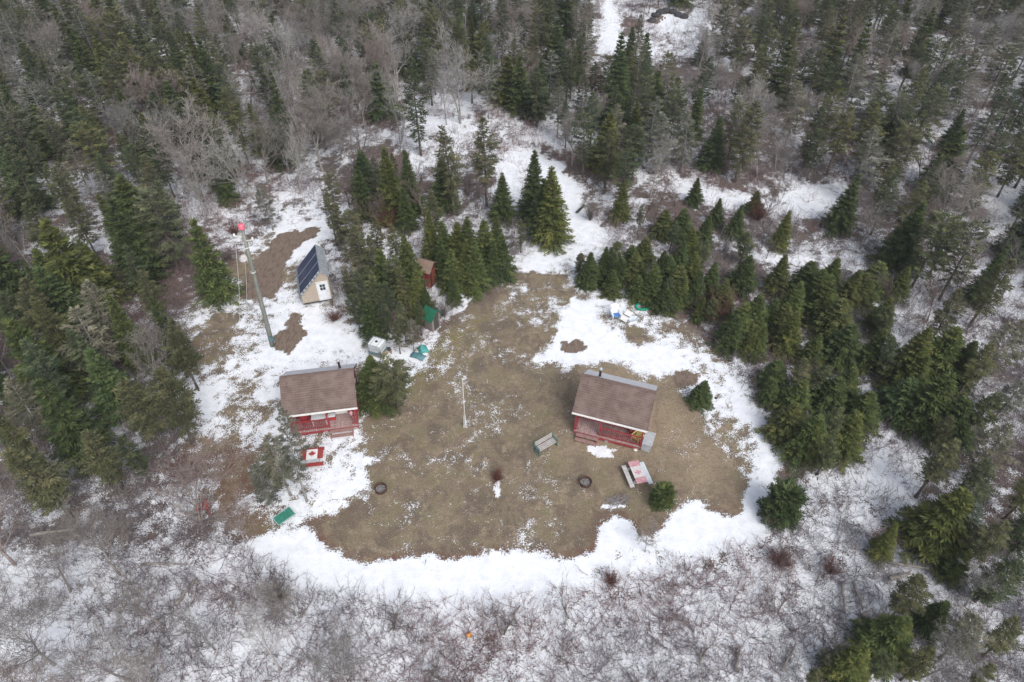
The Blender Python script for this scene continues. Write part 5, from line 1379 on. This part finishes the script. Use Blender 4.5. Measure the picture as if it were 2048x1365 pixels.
# ------------------------------------------------------------------ flagpole
p = at(930.5, 853)
o = empty("flagpole", (p.x, p.y, 0), 0, "thin pale bare flagpole standing on the lawn between the cabins", "flagpole")
q = at(925, 760, 5.6); v = Vector((q.x - p.x, q.y - p.y, 5.6))
MB().tube([(0, 0, 0), v * 0.5, v], [0.036, 0.030, 0.020], 10).build("mast", M['wire'], o)
MB().lathe([(0.0, 0.0), (0.05, 0.02), (0.05, 0.07), (0.0, 0.1)], 10, v).build("finial", M['wire'], o)
MB().box((0, 0, 0.07), (0.30, 0.26, 0.14)).box((0, 0, 0.18), (0.18, 0.16, 0.10)).build("base", M['slat'], o)
m = MB()
for sx in (-1, 1): m.box((sx * 0.07, -0.02, 0.62), (0.04, 0.09, 1.1))
m.build("brace", M['paleblue'], o)

# ------------------------------------------------------------------ green board, red chair, grill rack
cs = [at(*c, 0.35) for c in ((544, 1038), (558, 1051), (592, 1028), (578, 1013))]
ctr = (cs[0] + cs[1] + cs[2] + cs[3]) / 4
ux = ((cs[2] - cs[1]) + (cs[3] - cs[0])) / 2; uy = ((cs[3] - cs[2]) + (cs[0] - cs[1])) / 2
o = empty("board_table", (ctr.x, ctr.y, 0), math.atan2(ux.y, ux.x), "low green board table streaked with snow beside the leaning tree", "table")
bl, bw = ux.length, min(uy.length, 0.95)
t = MB().box((0, 0, 0.35), (bl, bw, 0.035)).build("board", M['greenboard'], o, bevel=0.006)
m = MB()
for y in (-bw / 2 + 0.02, bw / 2 - 0.02): m.box((0, y, 0.3695), (bl - 0.02, 0.025, 0.003))
for x in (-bl / 2 + 0.02, bl / 2 - 0.02): m.box((x, 0, 0.3695), (0.025, bw - 0.08, 0.003))
m.build("edge_line", M['paleblue'], t)
for sx in (-1, 1):
    for sy in (-1, 1): MB().box((sx * (bl / 2 - 0.15), sy * (bw / 2 - 0.1), 0.165), (0.06, 0.06, 0.33)).build("leg", M['greywood'], o)
p = at(409, 1020); chair("garden_chair", (p.x, p.y, 0), math.radians(200), M['red'], "red slatted chair at the foot of the bare trees left of the lawn", s=0.95)
p = at(421, 1006)
o = empty("grill_rack", (p.x, p.y, 0), 0.1, "grey wire grill rack standing behind the red chair", "rack")
m = MB()
for i in range(6): m.bar((-0.22 + i * 0.088, 0, 0.1), (-0.22 + i * 0.088, 0.25, 0.55), 0.02, 0.02)
m.build("bars", M['galv'], o)
MB().bar((-0.25, 0.0, 0.1), (0.25, 0.0, 0.1), 0.03, 0.03).bar((-0.25, 0.25, 0.55), (0.25, 0.25, 0.55), 0.03, 0.03).build("frame", M['galv'], o)
m = MB()
for sx in (-1, 1): m.bar((sx * 0.24, 0.02, 0.12), (sx * 0.24, -0.05, 0.0), 0.025, 0.025).bar((sx * 0.24, 0.2, 0.48), (sx * 0.24, 0.38, 0.0), 0.025, 0.025)
m.build("stand_legs", M['galv'], o)
# heap of sticks at the lawn's small snow patch
p = at(1236, 1002); rng_ = random.Random(4); m = MB()
for i in range(46):
    x = rng_.uniform(-0.65, 0.65); y = rng_.uniform(-0.3, 0.3); a_ = rng_.gauss(0.2, 0.9); L = rng_.uniform(0.15, 0.4); z = rng_.uniform(0.02, 0.16) * (1 - (x / 0.8) ** 2)
    m.tube([(x - math.cos(a_) * L, y - math.sin(a_) * L, z), (x + math.cos(a_) * L, y + math.sin(a_) * L, z + rng_.uniform(-0.02, 0.05))], [0.022, 0.012], 5)
o = m.build("stick_heap", M['wornpallet'], None); o.location = (p.x, p.y, 0); o.rotation_euler = (0, 0, 0.3)
tag(o, "low heap of grey sticks at a small snow patch on the lawn", "stick heap")
# dark plank on the trail
a, b = at(1154, 427), at(1168, 413); mid = (a + b) / 2
o = MB().box((0, 0, 0), ((b - a).length * 1.15, 0.25, 0.10)).build("plank", M['dark'], None, bevel=0.01)
o.location = (mid.x, mid.y, 0.12); o.rotation_euler = (0, 0.03, math.atan2(b.y - a.y, b.x - a.x)); tag(o, "dark plank lying in snow at the bend of the trail", "plank")
# orange buoy in the brush
p = at(938, 1272)
o = empty("marker_float", (p.x, p.y, 0), 0, "small orange plastic marker in the snowy brush at the bottom", "marker")
MB().lathe([(0.0, 0.02), (0.09, 0.03), (0.14, 0.14), (0.12, 0.24), (0.05, 0.30), (0.0, 0.31)], 14).build("float_body", M['orange'], o, smooth=True)
MB().tube([(0, 0, 0.3), (0, 0, 0.42)], 0.02, 6).build("stub", M['dark'], o)
# stones of the snowy pit far up the trail
for i, (x, y) in enumerate([(1303, 44), (1311, 33), (1320, 27), (1332, 24), (1345, 26), (1356, 32), (1368, 36)]):
    w = ["leftmost stone of the dark rim round the far snowy pit", "second stone from the left on the far snowy pit rim", "third stone from the left on the far snowy pit rim",
         "middle stone of the dark rim round the far snowy pit", "third stone from the right on the far snowy pit rim", "second stone from the right on the far snowy pit rim", "rightmost stone of the dark rim round the far snowy pit"][i]
    stone(x, y, 0.75, w, 20 + i, 'dark')

# ------------------------------------------------------------------ a label for every tree
ORD = ["", "second ", "third ", "fourth ", "fifth ", "sixth ", "seventh ", "eighth ", "ninth ", "tenth ", "eleventh ", "twelfth ", "thirteenth ", "fourteenth ", "fifteenth ",
       "sixteenth ", "seventeenth ", "eighteenth ", "nineteenth ", "twentieth "]
MARKS = [((630, 555), "the solar shed"), ((545, 692), "the utility pole foot"), ((640, 790), "the cabin by the pole"), ((1225, 800), "the cabin with the yellow chair"), ((862, 545), "the red outhouse"),
         ((1236, 630), "the white chair"), ((923, 246), "the big spreading tree"), ((1160, 418), "the dark plank"), ((1330, 45), "the far snowy pit"), ((1215, 70), "the far snowy trail"),
         ((1570, 1010), "the big round spruce"), ((1724, 1235), "the forked stump"), ((409, 1018), "the red chair"), ((1630, 390), "the snowy strip"), ((938, 1272), "the orange marker"), ((560, 500), "the dirt track"),
         ((0, 0), "the top left photo corner"), ((2048, 0), "the top right photo corner"), ((0, 1365), "the bottom left photo corner"), ((2048, 1365), "the bottom right photo corner"),
         ((0, 680), "the left edge middle"), ((2048, 680), "the right edge middle"), ((0, 340), "the upper left edge"), ((2048, 340), "the upper right edge"),
         ((400, 0), "the top edge's left part"), ((720, 0), "the top edge's middle"), ((1650, 0), "the top edge's right part"), ((380, 270), "the round leafless tree far left"), ((1800, 620), "the east spruce thicket end")]
MW = [(at(*m[0]), m[1]) for m in MARKS]
bins = {}
for e, kind, tint, h, x, y in TREES:
    size = "tall" if h > 8.6 else ("short" if h < 4.4 else "")
    if e.get('label'):
        pass
    else:
        d, k = min(((x - w.x) ** 2 + (y - w.y) ** 2, i) for i, (w, _) in enumerate(MW))
        w = MW[k][0]; dx, dy = x - w.x, y - w.y
        if MARKS[k][1].find('photo') >= 0 or 'edge' in MARKS[k][1]: side = 'nearest to '
        else: side = ('nearest beyond ' if dy > 0 else 'nearest in front of ') if abs(dy) > abs(dx) else ('nearest left of ' if dx < 0 else 'nearest right of ')
        bins.setdefault((size, tint, kind, side, k), []).append((d, e))
    e['category'] = "tree"
    e['group'] = {'spruce': "spruces round the clearing", 'bush': "spruces round the clearing", 'fir': "firs of the wood", 'lichen': "half-bare firs of the wood", 'pine': "pines of the wood", 'bare': "leafless trees of the wood", 'sapling': "leafless saplings of the wood"}[kind]
for (size, tint, kind, side, k), L in bins.items():
    L.sort(key=lambda q: q[0])
    for i, (d, e) in enumerate(L):
        e['label'] = " ".join(f"{size} {tint} {KINDNAME[kind][1]}, {ORD[min(i, 19)]}{side}{MARKS[k][1]}".split())
from collections import Counter
print("TREES", Counter(t[1] for t in TREES), "objects", len(bpy.data.objects))

# ------------------------------------------------------------------ thin winter haze
hz = MB().box((0, 700, 19.25), (3300, 3300, 41.0)).build("haze", [])
hm = bpy.data.materials.new("haze_air"); hm.use_nodes = True
hn = hm.node_tree; hn.nodes.remove(hn.nodes["Principled BSDF"])
pv = hn.nodes.new("ShaderNodeVolumePrincipled")
pv.inputs['Color'].default_value = (0.88, 0.92, 0.98, 1); pv.inputs['Density'].default_value = 0.0003
hn.links.new(pv.outputs[0], hn.nodes["Material Output"].inputs['Volume'])
hz.data.materials.append(hm)
tag(hz, "thin pale winter haze over the woods", "haze", kind='stuff')
